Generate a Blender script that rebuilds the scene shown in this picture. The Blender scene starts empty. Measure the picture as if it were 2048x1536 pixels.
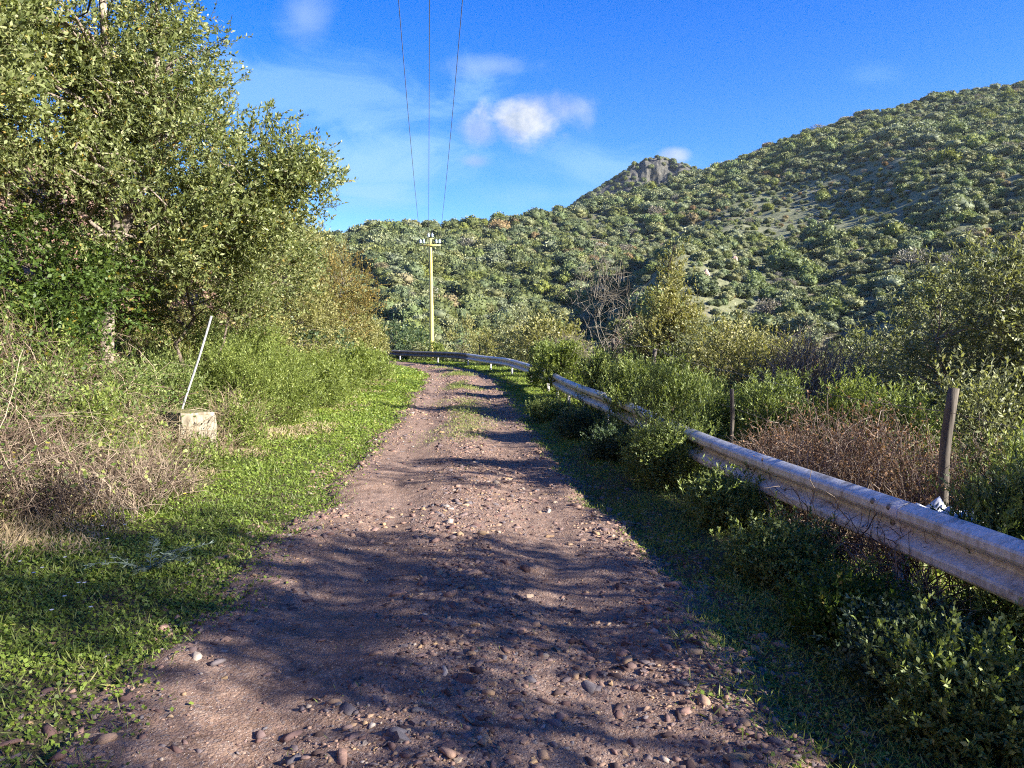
import bpy, math, random
import numpy as np
from mathutils import Vector, Matrix
rng = np.random.default_rng(7); random.seed(7)
sc = bpy.context.scene
COL = sc.collection
R = math.radians

# ------------------------------------------------------------------ camera
F_PX, HZ, CAMZ = 1538.0, 665.0, 1.60
PITCH = math.atan((768 - HZ) / F_PX)
cam = bpy.data.cameras.new('camera'); camo = bpy.data.objects.new('camera', cam); COL.objects.link(camo)
cam.sensor_width = 36; cam.lens = F_PX / 2048 * 36; cam.clip_end = 6000; cam.clip_start = 0.05
camo.location = (0, 0, CAMZ); camo.rotation_euler = (R(90) - PITCH, 0, 0)
sc.camera = camo
# ------------------------------------------------------------------ world, sun, exposure
SUN_EL, SUN_AZ = R(25), R(113)          # azimuth clockwise from the view direction (+Y)
w = bpy.data.worlds.new('World'); sc.world = w; w.use_nodes = True
sc.view_settings.view_transform = 'Standard'; sc.view_settings.look = 'None'
sc.view_settings.exposure = 1.92; sc.view_settings.gamma = 1
sun = bpy.data.lights.new('sun', 'SUN'); sun.energy = 5.0; sun.angle = R(0.55); sun.color = (1, 0.94, 0.845)
suno = bpy.data.objects.new('sun', sun); COL.objects.link(suno)
sd = Vector((math.sin(SUN_AZ) * math.cos(SUN_EL), math.cos(SUN_AZ) * math.cos(SUN_EL), math.sin(SUN_EL)))
suno.rotation_euler = sd.to_track_quat('Z', 'Y').to_euler(); suno.location = (20, -5, 20)
sc.cycles.max_bounces = 6; sc.cycles.diffuse_bounces = 3; sc.cycles.glossy_bounces = 2
sc.cycles.transmission_bounces = 3; sc.cycles.transparent_max_bounces = 4; sc.cycles.volume_bounces = 0
sc.cycles.filter_width = 1.1; sc.cycles.use_denoising = False
sc.cycles.caustics_reflective = False; sc.cycles.caustics_refractive = False


class NT:
    """tiny node-graph helper"""
    def __init__(s, tree): s.t = tree; s.n = tree.nodes; s.l = tree.links; s.n.clear()
    def node(s, typ, ins=None, **props):
        n = s.n.new(typ)
        for k, v in props.items(): setattr(n, k, v)
        for k, v in (ins or {}).items(): s.put(n.inputs[k], v)
        return n
    def put(s, sock, v):
        if isinstance(v, bpy.types.NodeSocket): s.l.new(v, sock)
        elif isinstance(v, bpy.types.Node): s.l.new(v.outputs[0], sock)
        else:
            if hasattr(sock.default_value, '__len__') and not isinstance(v, str):
                v = tuple(v)
                if len(sock.default_value) == 4 and len(v) == 3: v = v + (1,)
            sock.default_value = v
    def math(s, op, a, b=0.0, c=None, clamp=False):
        n = s.node('ShaderNodeMath', {0: a, 1: b}, operation=op, use_clamp=clamp)
        if c is not None: s.put(n.inputs[2], c)
        return n.outputs[0]
    def noise(s, vec, scale, detail=4, rough=.55, col=False, dist=0):
        n = s.node('ShaderNodeTexNoise', {'Scale': scale, 'Detail': detail, 'Roughness': rough, 'Distortion': dist})
        if vec is not None: s.put(n.inputs['Vector'], vec)
        return n.outputs[1 if col else 0]
    def ramp(s, fac, stops, interp='LINEAR'):
        n = s.node('ShaderNodeValToRGB', {0: fac}); e = n.color_ramp.elements; n.color_ramp.interpolation = interp
        while len(e) > 1: e.remove(e[-1])
        for i, (p, c) in enumerate(stops):
            if not hasattr(c, '__len__'): c = (c, c, c)
            el = e[0] if i == 0 else e.new(p)
            el.position = p; el.color = tuple(c) + (1,)
        return n.outputs[0]
    def mix(s, f, a, b, blend='MIX'):
        n = s.node('ShaderNodeMix', data_type='RGBA', blend_type=blend)
        s.put(n.inputs[0], f); s.put(n.inputs[6], a); s.put(n.inputs[7], b); return n.outputs[2]
    def sstep(s, v, lo, hi):
        n = s.node('ShaderNodeMapRange', {0: v, 1: lo, 2: hi}, interpolation_type='SMOOTHSTEP'); return n.outputs[0]


def mix_shader(n, f, a, b): return n.node('ShaderNodeMixShader', {0: f, 1: a, 2: b}).outputs[0]

# sky with thin winter clouds, all of it a function of the view direction only
n = NT(w.node_tree)
sky = n.node('ShaderNodeTexSky', sky_type='NISHITA', sun_disc=False, sun_elevation=SUN_EL, sun_rotation=SUN_AZ,
             altitude=300, air_density=1.0, dust_density=0.25, ozone_density=4.0)
skyc = n.node('ShaderNodeHueSaturation', {'Saturation': 1.38, 'Value': .76, 'Color': sky, 'Hue': 0.521}).outputs[0]
tc = n.node('ShaderNodeTexCoord').outputs['Generated']
sx = n.node('ShaderNodeSeparateXYZ', {0: tc})
yy = n.math('MAXIMUM', sx.outputs[1], 0.02)
TX = n.math('DIVIDE', sx.outputs[0], yy); TZ = n.math('DIVIDE', sx.outputs[2], yy)
front = n.sstep(sx.outputs[1], 0.05, 0.3)
uv = n.node('ShaderNodeCombineXYZ', {0: TX, 1: n.math('MULTIPLY', TZ, 1.0), 2: 0.3}).outputs[0]
uvw = n.node('ShaderNodeCombineXYZ', {0: n.math('MULTIPLY', TX, .75), 1: n.math('MULTIPLY', TZ, 1.9), 2: 3.3}).outputs[0]
nz1 = n.noise(uv, 11.0, 9, .62, dist=.4); nz2 = n.noise(uvw, 6.0, 9, .62, dist=1.0)
def skydir(px, py):     # tangent-plane direction of a sky feature
    a, b = (px - 1024) / F_PX, (768 - py) / F_PX
    y = math.cos(PITCH) + b * math.sin(PITCH); z = -math.sin(PITCH) + b * math.cos(PITCH)
    return a / y, z / y
def blob(px, py, rx, ry, gain, nz, nzamp, sharp):
    cx, cz = skydir(px, py)
    dx = n.math('DIVIDE', n.math('SUBTRACT', TX, cx), rx / F_PX); dz = n.math('DIVIDE', n.math('SUBTRACT', TZ, cz), ry / F_PX)
    d2 = n.math('ADD', n.math('MULTIPLY', dx, dx), n.math('MULTIPLY', dz, dz))
    m = n.math('SUBTRACT', 1.0, n.math('SQRT', d2))
    v = n.math('ADD', m, n.math('MULTIPLY', n.math('SUBTRACT', nz, .5), nzamp))
    return n.math('MULTIPLY', n.sstep(v, 0.0, sharp), gain)
def addmax(a, b): return n.math('MAXIMUM', a, b)
puff = blob(1040, 248, 100, 70, 1.0, nz1, 2.5, .9)
puff = addmax(puff, blob(1130, 215, 80, 44, .6, nz1, 3.0, 1.2))
puff = addmax(puff, blob(965, 262, 70, 44, .6, nz1, 2.0, .9))
puff = addmax(puff, blob(950, 323, 50, 20, .5, nz1, 1.6, .9))
puff = addmax(puff, blob(1350, 312, 40, 20, .6, nz1, 1.3, .8))
grey = blob(610, 28, 80, 80, .6, nz1, 1.3, 1.0)
grey = addmax(grey, blob(985, 132, 150, 32, .55, nz1, 1.8, .9))
wisp = blob(620, 190, 380, 130, .45, nz2, 3.0, .8)
wisp = addmax(wisp, blob(700, 320, 300, 100, .75, nz2, 3.2, 1.1))
wisp = addmax(wisp, blob(740, 390, 180, 48, .75, nz2, 3.0, 1.0))
wisp = addmax(wisp, blob(1180, 335, 240, 70, .5, nz2, 2.2, 1.2))
wisp = addmax(wisp, blob(1100, 390, 260, 45, .45, nz2, 2.0, 1.2))
wisp = addmax(wisp, blob(1750, 150, 90, 32, .18, nz2, 2.0, 1.2))
c = n.mix(n.math('MULTIPLY', wisp, front), skyc, (1.15, 2.05, 2.85))
c = n.mix(n.math('MULTIPLY', grey, front), c, (1.15, 1.70, 2.55))
shade = n.sstep(n.noise(uv, 14.0, 5, .6), .38, .62)
lit = n.mix(shade, (1.35, 1.65, 2.2), (2.55, 2.65, 2.8))
c = n.mix(n.math('MULTIPLY', puff, front), c, lit)
bg = n.node('ShaderNodeBackground', {'Color': c, 'Strength': 0.100})
n.node('ShaderNodeOutputWorld', {0: bg})

# ------------------------------------------------------------------ small maths
def P(px, py, d):
    """world point seen at photo pixel (px,py) at depth y=d metres"""
    a, b = (px - 1024) / F_PX, (768 - py) / F_PX
    y = math.cos(PITCH) + b * math.sin(PITCH); z = -math.sin(PITCH) + b * math.cos(PITCH)
    k = d / y
    return Vector((a * k, d, CAMZ + z * k))
_T = np.random.default_rng(3).random((256, 256))
def vnoise(x, y):
    xi = np.floor(x).astype(int); yi = np.floor(y).astype(int); fx = x - xi; fy = y - yi
    fx = fx * fx * (3 - 2 * fx); fy = fy * fy * (3 - 2 * fy)
    g = lambda a, b: _T[a & 255, b & 255]
    return (g(xi, yi) * (1 - fx) + g(xi + 1, yi) * fx) * (1 - fy) + (g(xi, yi + 1) * (1 - fx) + g(xi + 1, yi + 1) * fx) * fy
def fbm(x, y, o=4):
    x = np.asarray(x, float); y = np.asarray(y, float)
    s = 0; a = .5
    for i in range(o):
        s = s + a * (vnoise(x * 2 ** i + 17.3 * i, y * 2 ** i + 9.1 * i) - .5); a *= .5
    return s * 2
def sst(x, a, b):
    t = np.clip((x - a) / (b - a), 0, 1); return t * t * (3 - 2 * t)
def spline(pts, step):
    pts = np.array(pts, float); out = []
    ext = np.vstack([2 * pts[0] - pts[1], pts, 2 * pts[-1] - pts[-2]])
    for i in range(len(pts) - 1):
        p0, p1, p2, p3 = ext[i:i + 4]
        k = max(2, int(np.linalg.norm(p2 - p1) / step))
        for t in np.arange(k) / k:
            out.append(.5 * (2 * p1 + (p2 - p0) * t + (2 * p0 - 5 * p1 + 4 * p2 - p3) * t * t + (3 * p1 - p0 - 3 * p2 + p3) * t ** 3))
    out.append(pts[-1]); return np.array(out)

RC = spline([(0.5, -25), (0.15, -12), (-.15, -4), (-.32, 1), (-.45, 6.5), (-.82, 12), (-1.4, 21), (-2.1, 29), (-3.95, 36), (-7.0, 41.1), (-11, 45), (-17, 47.5), (-26, 50), (-45, 53), (-90, 55)], .2)
RT = np.gradient(RC, axis=0); RT /= np.linalg.norm(RT, axis=1)[:, None]
RS = np.concatenate([[0], np.cumsum(np.linalg.norm(np.diff(RC, axis=0), axis=1))])
S0 = RS[np.argmin(np.abs(RC[:, 1]) + (RC[:, 0] < -5) * 99)]      # arc length abreast of the camera
RS = RS - S0
def road_u(x, y):
    x = np.ravel(x); y = np.ravel(y); u = np.empty(len(x))
    for i in range(0, len(x), 8000):
        dx = x[i:i + 8000, None] - RC[None, :, 0]; dy = y[i:i + 8000, None] - RC[None, :, 1]
        d2 = dx * dx + dy * dy; k = d2.argmin(1); j = np.arange(len(k))
        cr = dx[j, k] * RT[k, 1] - dy[j, k] * RT[k, 0]
        u[i:i + 8000] = np.sign(cr) * np.sqrt(d2[j, k])
    return u
def su_xy(s, u):
    cx = np.interp(s, RS, RC[:, 0]); cy = np.interp(s, RS, RC[:, 1]); tx = np.interp(s, RS, RT[:, 0]); ty = np.interp(s, RS, RT[:, 1])
    l = np.hypot(tx, ty); return cx + u * ty / l, cy - u * tx / l
UX = [-300, -60, -30, -13, -9.2, -5.6, -4.3, -3.2, -1.6, 0, 1.6, 2.7, 3.3, 5, 12, 30, 50, 300]
UZ = [26, 20, 13, 7.4, 5.0, 1.25, .45, .16, .02, 0, .0, 0.0, -.12, -.8, -3.6, -10, -13, -13]
SKY_PX = [500, 700, 760, 830, 880, 1000, 1100, 1160, 1260, 1380, 1440, 1500, 1600, 1700, 1800, 1900, 2048, 2400]
SKY_PY = [480, 476, 464, 461, 454, 444, 432, 420, 396, 360, 335, 313, 274, 243, 218, 200, 178, 160]
RCX = [500, 760, 1000, 1200, 1500, 2048, 2400]; RCR = [235, 240, 265, 300, 350, 400, 400]
def hill_z(x, y):
    r = np.hypot(x, y); a = np.clip(np.arctan2(x, np.maximum(y, 1e-3)), -.5, .75)
    px = 1024 + F_PX * np.tan(a)
    Rc = np.interp(px, RCX, RCR); yc = Rc * np.cos(a)
    zc = CAMZ + (HZ - np.interp(px, SKY_PX, SKY_PY)) / F_PX * yc * .995
    t = (r - 75) / (Rc - 75); tt = np.clip(t, 0, 1)
    z = -13 + (zc + 13) * tt ** 1.08
    bul = tt * (1 - tt) * 4
    z = z + bul * (fbm(a * 6 + r * .004, r * .004, 3) * 8 + fbm(x * .022, y * .022, 3) * 3.2)
    sp = np.exp(-((px - 1330) / 150) ** 2) * np.exp(-((t - .3) / .22) ** 2) * 7     # the spur that runs down to the left
    gl = -np.exp(-((px - (1080 + 420 * tt)) / 60) ** 2) * sst(tt, 0, .15) * (1 - sst(tt, .5, .8)) * 6
    z = z + sp + gl
    z = z - np.maximum(t - 1, 0) * 70
    return z + fbm(x * .08, y * .08, 3) * 1.2 * sst(r, 80, 120)
def height(x, y, u=None):
    sh = np.shape(x); x = np.ravel(np.asarray(x, float)); y = np.ravel(np.asarray(y, float))
    if u is None: u = road_u(x, y)
    else: u = np.ravel(u)
    near = np.interp(u, UX, UZ)
    far_u = sst(np.abs(u), 2.2, 8)
    near = near + far_u * fbm(x * .35, y * .35, 4) * .55 + sst(-u, 5, 10) * fbm(x * .9 + 50, y * .9, 4) * .9
    near = near + (sst(np.abs(u), 1.3, 2.2)) * fbm(x * 2.2, y * 2.2, 3) * .05 - .07 * (1 - sst(np.abs(u), 1.35, 1.75))
    r = np.hypot(x, y); k = sst(r, 68, 110)
    z = near if k.max() == 0 else near * (1 - k) + hill_z(x, y) * k
    return z.reshape(sh)
def hz(x, y): return float(height(np.array([x]), np.array([y]))[0])

# ------------------------------------------------------------------ mesh helpers
def tag(o, label=None, cat=None, group=None, kind=None):
    if label: o['label'] = label
    if cat: o['category'] = cat
    if group: o['group'] = group
    if kind: o['kind'] = kind
    return o
def np_mesh(name, V, Fq, smooth=False, attrs=None, mats=()):
    """V (n,3); Fq list of (m,k) index arrays, k may differ between arrays"""
    me = bpy.data.meshes.new(name); V = np.asarray(V, np.float32)
    Fq = [np.asarray(f, np.int32) for f in (Fq if isinstance(Fq, (list, tuple)) else [Fq]) if len(f)]
    loops = np.concatenate([f.ravel() for f in Fq]); sizes = np.concatenate([np.full(len(f), f.shape[1], np.int32) for f in Fq])
    me.vertices.add(len(V)); me.vertices.foreach_set('co', V.ravel())
    me.loops.add(len(loops)); me.loops.foreach_set('vertex_index', loops)
    me.polygons.add(len(sizes)); me.polygons.foreach_set('loop_start', np.concatenate([[0], np.cumsum(sizes)[:-1]]).astype(np.int32))
    me.polygons.foreach_set('loop_total', sizes)
    if smooth: me.polygons.foreach_set('use_smooth', np.ones(len(sizes), bool))
    for k, v in (attrs or {}).items():
        at = me.attributes.new(k, 'FLOAT', 'POINT'); at.data.foreach_set('value', np.asarray(v, np.float32))
    for m in mats: me.materials.append(m)
    me.update(calc_edges=True); return me
def link(name, me, parent=None, loc=None):
    o = bpy.data.objects.new(name, me); COL.objects.link(o)
    if parent: o.parent = parent
    if loc is not None: o.location = loc
    return o
def empty(name, loc, rz=0):
    o = bpy.data.objects.new(name, None); COL.objects.link(o); o.location = loc; o.rotation_euler = (0, 0, rz); o.empty_display_size = .2
    return o
def copy_tree(o, parent=None):
    c = o.copy(); COL.objects.link(c); c.parent = parent
    for ch in o.children: copy_tree(ch, c)
    return c
def unit(v): return v / np.maximum(np.linalg.norm(v, axis=-1, keepdims=True), 1e-9)
class Geo:
    """collects vertices/faces into one mesh"""
    def __init__(s): s.V = []; s.F = []; s.A = []; s.n = 0
    def add(s, V, F, rnd=None):
        V = np.asarray(V).reshape(-1, 3)
        for f in (F if isinstance(F, list) else [F]):
            if len(f): s.F.append(np.asarray(f) + s.n)
        s.V.append(V); s.A.append(np.full(len(V), .5) if rnd is None else np.asarray(rnd).ravel()); s.n += len(V)
    def mesh(s, name, mats, smooth=False):
        by = {}
        for f in s.F: by.setdefault(f.shape[1], []).append(f)
        return np_mesh(name, np.vstack(s.V), [np.vstack(v) for v in by.values()], smooth, {'rnd': np.concatenate(s.A)}, mats)
def leaves(g, O, D, L, W, rnd, fold=.18, spin=None, r=rng):
    """kite-shaped folded leaves: base O, direction D, length L, width W"""
    N = len(O); D = unit(D); q = unit(r.normal(size=(N, 3)) if spin is None else spin)
    S = unit(np.cross(D, q)); Nn = np.cross(S, D); L = np.broadcast_to(L, (N,))[:, None]; W = np.broadcast_to(W, (N,))[:, None]
    m = O + D * L * .48 + Nn * (W * fold)
    V = np.stack([O, m + S * W * .5, O + D * L, m - S * W * .5], 1)
    g.add(V, np.arange(4 * N).reshape(N, 4), np.repeat(rnd, 4))
def tubes(g, Pn, Rn, sides=4, rnd=None, cap=False):
    """Pn (N,K,3) polylines, Rn (N,K) radii"""
    N, K, _ = Pn.shape; T = np.gradient(Pn, axis=1); T = unit(T)
    ref = unit(np.cross(unit(Pn[:, -1] - Pn[:, 0]), np.array([.31, .87, .12]) + np.zeros((N, 3))))[:, None, :]
    U = unit(ref - T * (ref * T).sum(-1, keepdims=True)); Vv = np.cross(T, U)
    a = np.arange(sides) * 2 * math.pi / sides
    ring = Pn[:, :, None, :] + Rn[:, :, None, None] * (np.cos(a)[None, None, :, None] * U[:, :, None, :] + np.sin(a)[None, None, :, None] * Vv[:, :, None, :])
    idx = np.arange(N * K * sides).reshape(N, K, sides)
    a0 = idx[:, :-1, :]; b0 = np.roll(a0, -1, 2); a1 = idx[:, 1:, :]; b1 = np.roll(a1, -1, 2)
    Fs = [np.stack([a0, b0, b1, a1], -1).reshape(-1, 4)]
    if cap: Fs.append(idx[:, -1, :].reshape(-1, sides)); Fs.append(idx[:, 0, ::-1].reshape(-1, sides))
    g.add(ring, Fs, None if rnd is None else np.repeat(rnd, K * sides))
def arcs(A, B, K=5, sag=.15, wob=.05, r=rng):
    """curved polylines from A to B (N,3), bowed upwards-sideways"""
    t = np.linspace(0, 1, K)[None, :, None]; d = np.linalg.norm(B - A, axis=1)[:, None, None]
    bow = unit(r.normal(size=A.shape) * .6 + np.array([0, 0, 1]))[:, None, :]
    Pn = A[:, None] * (1 - t) + B[:, None] * t + bow * (4 * t * (1 - t)) * d * sag
    wv = r.normal(size=Pn.shape) * d * wob; wv[:, 0] = 0; return Pn + wv
def box(g, lo, hi, rot=None, loc=(0, 0, 0)):
    x0, y0, z0 = lo; x1, y1, z1 = hi
    V = np.array([(x0, y0, z0), (x1, y0, z0), (x1, y1, z0), (x0, y1, z0), (x0, y0, z1), (x1, y0, z1), (x1, y1, z1), (x0, y1, z1)], float)
    if rot is not None: V = V @ np.array(rot).T
    V = V + np.array(loc)
    g.add(V, np.array([(0, 3, 2, 1), (4, 5, 6, 7), (0, 1, 5, 4), (1, 2, 6, 5), (2, 3, 7, 6), (3, 0, 4, 7)]))
def lathe(g, prof, N=12, rot=None, loc=(0, 0, 0)):
    K = len(prof); a = np.arange(N) * 2 * math.pi / N
    V = np.array([[(r_ * math.cos(t), r_ * math.sin(t), z) for t in a] for r_, z in prof]).reshape(-1, 3)
    if rot is not None: V = V @ np.array(rot).T
    idx = np.arange(K * N).reshape(K, N); a0, a1 = idx[:-1], idx[1:]
    g.add(V + np.array(loc), [np.stack([a0, np.roll(a0, -1, 1), np.roll(a1, -1, 1), a1], -1).reshape(-1, 4), idx[0, ::-1][None], idx[-1][None]])
def ico(sub):
    import bmesh
    bm = bmesh.new(); bmesh.ops.create_icosphere(bm, subdivisions=sub, radius=1)
    V = np.array([v.co[:] for v in bm.verts]); F = np.array([[v.index for v in f.verts] for f in bm.faces]); bm.free(); return V, F
ICO1, ICO2, ICO3, ICO4 = ico(1), ico(2), ico(3), ico(4)

# ------------------------------------------------------------------ materials
def new_mat(name):
    m = bpy.data.materials.new(name); m.use_nodes = True; return m, NT(m.node_tree)
def out(n, sh, disp=None):
    o = n.node('ShaderNodeOutputMaterial', {0: sh})
    return o
def bump(n, h, strength=.5, dist=.02): return n.node('ShaderNodeBump', {'Height': h, 'Strength': strength, 'Distance': dist}).outputs[0]
def leaf_mat(name, stops, trans=.3, rough=.5, spec=.35, objvar=0.0, tint=(1.25, 1.25, .55)):
    m, n = new_mat(name)
    r = n.node('ShaderNodeAttribute', attribute_name='rnd').outputs['Fac']
    c = n.ramp(r, stops)
    if objvar:
        oi = n.node('ShaderNodeObjectInfo').outputs['Random']
        c = n.node('ShaderNodeHueSaturation', {'Color': c, 'Hue': n.math('MULTIPLY_ADD', oi, .05, .475), 'Saturation': n.math('MULTIPLY_ADD', oi, -.35, 1.15),
                   'Value': n.math('MULTIPLY_ADD', n.math('FRACT', n.math('MULTIPLY', oi, 7.31)), objvar, 1 - objvar / 2)}).outputs[0]
    b = n.node('ShaderNodeBsdfPrincipled', {'Base Color': c, 'Roughness': rough, 'Specular IOR Level': spec})
    t = n.node('ShaderNodeBsdfTranslucent', {'Color': n.mix(1.0, c, tint, 'MULTIPLY')})
    out(n, mix_shader(n, trans, b.outputs[0], t.outputs[0])); return m
def simple_mat(name, c1, c2, scale, rough=.8, bs=.4, bd=.01, metal=0, coord='Object', stretch=(1, 1, 1), detail=5):
    m, n = new_mat(name)
    v = n.node('ShaderNodeTexCoord').outputs[coord]
    v = n.node('ShaderNodeMapping', {0: v, 3: stretch}).outputs[0]
    f = n.noise(v, scale, detail, .65)
    c = n.ramp(f, [(.3, c1), (.7, c2)])
    b = n.node('ShaderNodeBsdfPrincipled', {'Base Color': c, 'Roughness': rough, 'Metallic': metal, 'Normal': bump(n, n.noise(v, scale * 3, 4), bs, bd)})
    out(n, b); return m
M = {}
M['tree_leaf'] = leaf_mat('tree_leaf', [(0, (0.082, 0.108, 0.033)), (0.45, (0.203, 0.237, 0.083)), (0.8, (0.308, 0.325, 0.15)), (0.97, (0.388, 0.363, 0.188)), (1, (0.433, 0.297, 0.075))], .36, .46, .32)
M['olive_leaf'] = leaf_mat('olive_leaf', [(0, (0.104, 0.119, 0.056)), (0.5, (0.233, 0.253, 0.12)), (1, (0.415, 0.421, 0.239))], .30, .5, .28)
M['yellow_olive'] = leaf_mat('yellow_olive_leaf', [(0, (0.127, 0.132, 0.039)), (0.5, (0.259, 0.255, 0.092)), (1, (0.391, 0.356, 0.149))], .3, .5)
M['bright'] = leaf_mat('bright_green_leaf', [(0, (0.1, 0.135, 0.026)), (0.5, (0.205, 0.26, 0.058)), (1, (0.34, 0.37, 0.11))], .38, .5)
M['cistus'] = leaf_mat('cistus_leaf', [(0, (0.083, 0.119, 0.031)), (0.55, (0.209, 0.265, 0.075)), (1, (0.396, 0.432, 0.165))], .34, .5)
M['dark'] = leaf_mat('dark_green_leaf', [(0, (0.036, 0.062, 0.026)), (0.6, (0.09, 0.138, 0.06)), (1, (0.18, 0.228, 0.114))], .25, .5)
M['bramble'] = leaf_mat('bramble_leaf', [(0, (0.048, 0.085, 0.017)), (0.7, (0.114, 0.178, 0.033)), (0.93, (0.19, 0.23, 0.044)), (1, (0.38, 0.281, 0.055))], .4, .5)
M['russet'] = leaf_mat('russet_leaf', [(0, (.09, .050, .030)), (.5, (.19, .105, .062)), (1, (.32, .20, .12))], .2, .7, .1)
M['yellow'] = leaf_mat('yellow_leaf', [(0, (.14, .12, .03)), (.5, (.26, .19, .05)), (1, (.38, .26, .08))], .35, .6)
M['clover'] = leaf_mat('ground_leaf', [(0, (0.072, 0.115, 0.02)), (0.5, (0.192, 0.27, 0.04)), (0.85, (0.312, 0.38, 0.066)), (1, (0.48, 0.437, 0.11))], .36, .5)
M['grass'] = leaf_mat('grass_blade', [(0, (0.098, 0.134, 0.033)), (0.5, (0.224, 0.274, 0.068)), (0.8, (0.356, 0.381, 0.121)), (1, (0.575, 0.504, 0.264))], .36, .5)
M['straw'] = leaf_mat('dry_straw', [(0, (0.143, 0.105, 0.061)), (0.5, (0.297, 0.226, 0.138)), (1, (0.506, 0.418, 0.275))], .25, .7, .1, tint=(1, .9, .7))
M['drytwig'] = leaf_mat('dry_twig', [(0, (.055, .036, .026)), (.5, (.150, .105, .075)), (1, (.40, .32, .23))], .05, .8, .1)
M['greytwig'] = leaf_mat('grey_twig', [(0, (.11, .095, .07)), (.5, (.22, .195, .150)), (1, (.36, .32, .25))], .05, .8, .1)
M['redtwig'] = leaf_mat('reddish_twig', [(0, (.12, .085, .066)), (.5, (.23, .17, .135)), (1, (.38, .31, .25))], .05, .8, .1)
M['flower_white'] = leaf_mat('white_petal', [(0, (.7, .7, .78)), (1, (.85, .85, .9))], .3, .6)
M['flower_yellow'] = leaf_mat('yellow_petal', [(0, (.75, .52, .02)), (1, (.85, .65, .04))], .3, .6, tint=(1, 1, .6))
M['thistle'] = leaf_mat('silver_leaf', [(0, (0.14, 0.19, 0.12)), (1, (0.28, 0.34, 0.26))], .2, .5)
M['bark'] = simple_mat('bark', (.075, .055, .040), (.21, .165, .125), 9, .9, .8, .02, stretch=(1, 1, .35))
M['bark_light'] = simple_mat('pale_bark', (.12, .095, .075), (.33, .27, .21), 9, .9, .8, .02, stretch=(1, 1, .35))

# soil of the verge and the red cut bank
m, n = new_mat('soil'); M['soil'] = m
pos = n.node('ShaderNodeNewGeometry').outputs['Position']
bank = n.node('ShaderNodeAttribute', attribute_name='bank').outputs['Fac']
f = n.noise(pos, 1.3, 8, .65); f2 = n.noise(pos, 14, 6, .7)
soil = n.ramp(f2, [(.3, (.050, .038, .026)), (.55, (.10, .080, .050)), (.8, (.17, .14, .085))])
soil = n.mix(n.sstep(f, .42, .62), soil, n.ramp(f2, [(.3, (.035, .050, .016)), (.8, (.085, .105, .035))]))
red = n.ramp(n.noise(pos, 3.0, 9, .7), [(.28, (.13, .070, .052)), (.5, (.30, .18, .14)), (.75, (.46, .33, .27))])
red = n.mix(n.sstep(f2, .35, .6), n.mix(.5, red, (.10, .06, .045)), red)
cc = n.mix(n.math('MULTIPLY', bank, n.sstep(f, .33, .5)), soil, red)
h = n.math('ADD', n.noise(pos, 5, 8, .7), n.math('MULTIPLY', f2, .4))
out(n, n.node('ShaderNodeBsdfPrincipled', {'Base Color': cc, 'Roughness': .95, 'Specular IOR Level': .1, 'Normal': bump(n, h, .9, .08)}))

# dirt and grit of the track
m, n = new_mat('track_dirt'); M['dirt'] = m
pos = n.node('ShaderNodeNewGeometry').outputs['Position']
smo = n.node('ShaderNodeAttribute', attribute_name='wheel').outputs['Fac']
big = n.noise(pos, .55, 5, .6); mid = n.noise(pos, 6, 7, .7); fin = n.noise(pos, 60, 4, .7)
c1 = n.ramp(mid, [(.28, (.088, .054, .038)), (.5, (.200, .128, .090)), (.74, (.32, .218, .158))])
c1 = n.mix(n.math('MULTIPLY', n.sstep(big, .42, .62), .55), c1, n.mix(.6, c1, (.24, .17, .14)))
vo = n.node('ShaderNodeTexVoronoi', {'Vector': pos, 'Scale': 130.0, 'Randomness': 1.0})
spk = n.math('MULTIPLY', n.sstep(vo.outputs['Distance'], .30, .16), n.sstep(n.node('ShaderNodeSeparateColor', {0: vo.outputs['Color']}).outputs[0], .80, .86))
vo2 = n.node('ShaderNodeTexVoronoi', {'Vector': pos, 'Scale': 75.0, 'Randomness': 1.0})
cell = n.node('ShaderNodeSeparateColor', {0: vo2.outputs['Color']})
c2 = n.mix(n.math('MULTIPLY', n.sstep(cell.outputs[1], .45, .7), .55), c1, n.ramp(cell.outputs[0], [(0, (.075, .048, .042)), (.4, (.24, .155, .125)), (.7, (.15, .135, .135)), (1, (.42, .31, .23))]))
c2 = n.mix(spk, c2, (.62, .56, .48))
c2 = n.mix(n.sstep(fin, .62, .75), c2, n.mix(.5, c2, (.40, .33, .29)))
hgt = n.math('ADD', n.math('MULTIPLY', mid, 1.2), n.math('ADD', n.math('MULTIPLY', n.math('SUBTRACT', .5, vo2.outputs['Distance']), .16), n.math('MULTIPLY', fin, .5)))
out(n, n.node('ShaderNodeBsdfPrincipled', {'Base Color': c2, 'Roughness': .92, 'Specular IOR Level': .15, 'Normal': bump(n, hgt, .85, .03)}))

m, n = new_mat('stone'); M['stone'] = m
r = n.node('ShaderNodeAttribute', attribute_name='rnd').outputs['Fac']
oi = n.node('ShaderNodeObjectInfo').outputs['Random']
pos = n.node('ShaderNodeTexCoord').outputs['Object']
rr = n.math('FRACT', n.math('ADD', r, n.math('MULTIPLY', oi, 3.7)))
c = n.ramp(rr, [(0, (.060, .042, .040)), (.22, (.145, .088, .075)), (.40, (.125, .118, .128)), (.60, (.24, .150, .120)), (.8, (.28, .19, .14)), (.95, (.32, .22, .12)), (1, (.36, .32, .28))])
f = n.noise(pos, 22, 6, .7)
c = n.mix(n.math('MULTIPLY', n.sstep(f, .35, .7), .5), c, n.mix(1, c, (1.6, 1.55, 1.5), 'MULTIPLY'))
out(n, n.node('ShaderNodeBsdfPrincipled', {'Base Color': n.mix(1, c, (.86, .84, .82), 'MULTIPLY'), 'Roughness': .85, 'Specular IOR Level': .2, 'Normal': bump(n, n.noise(pos, 60, 5, .7), .5, .006)}))

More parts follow.
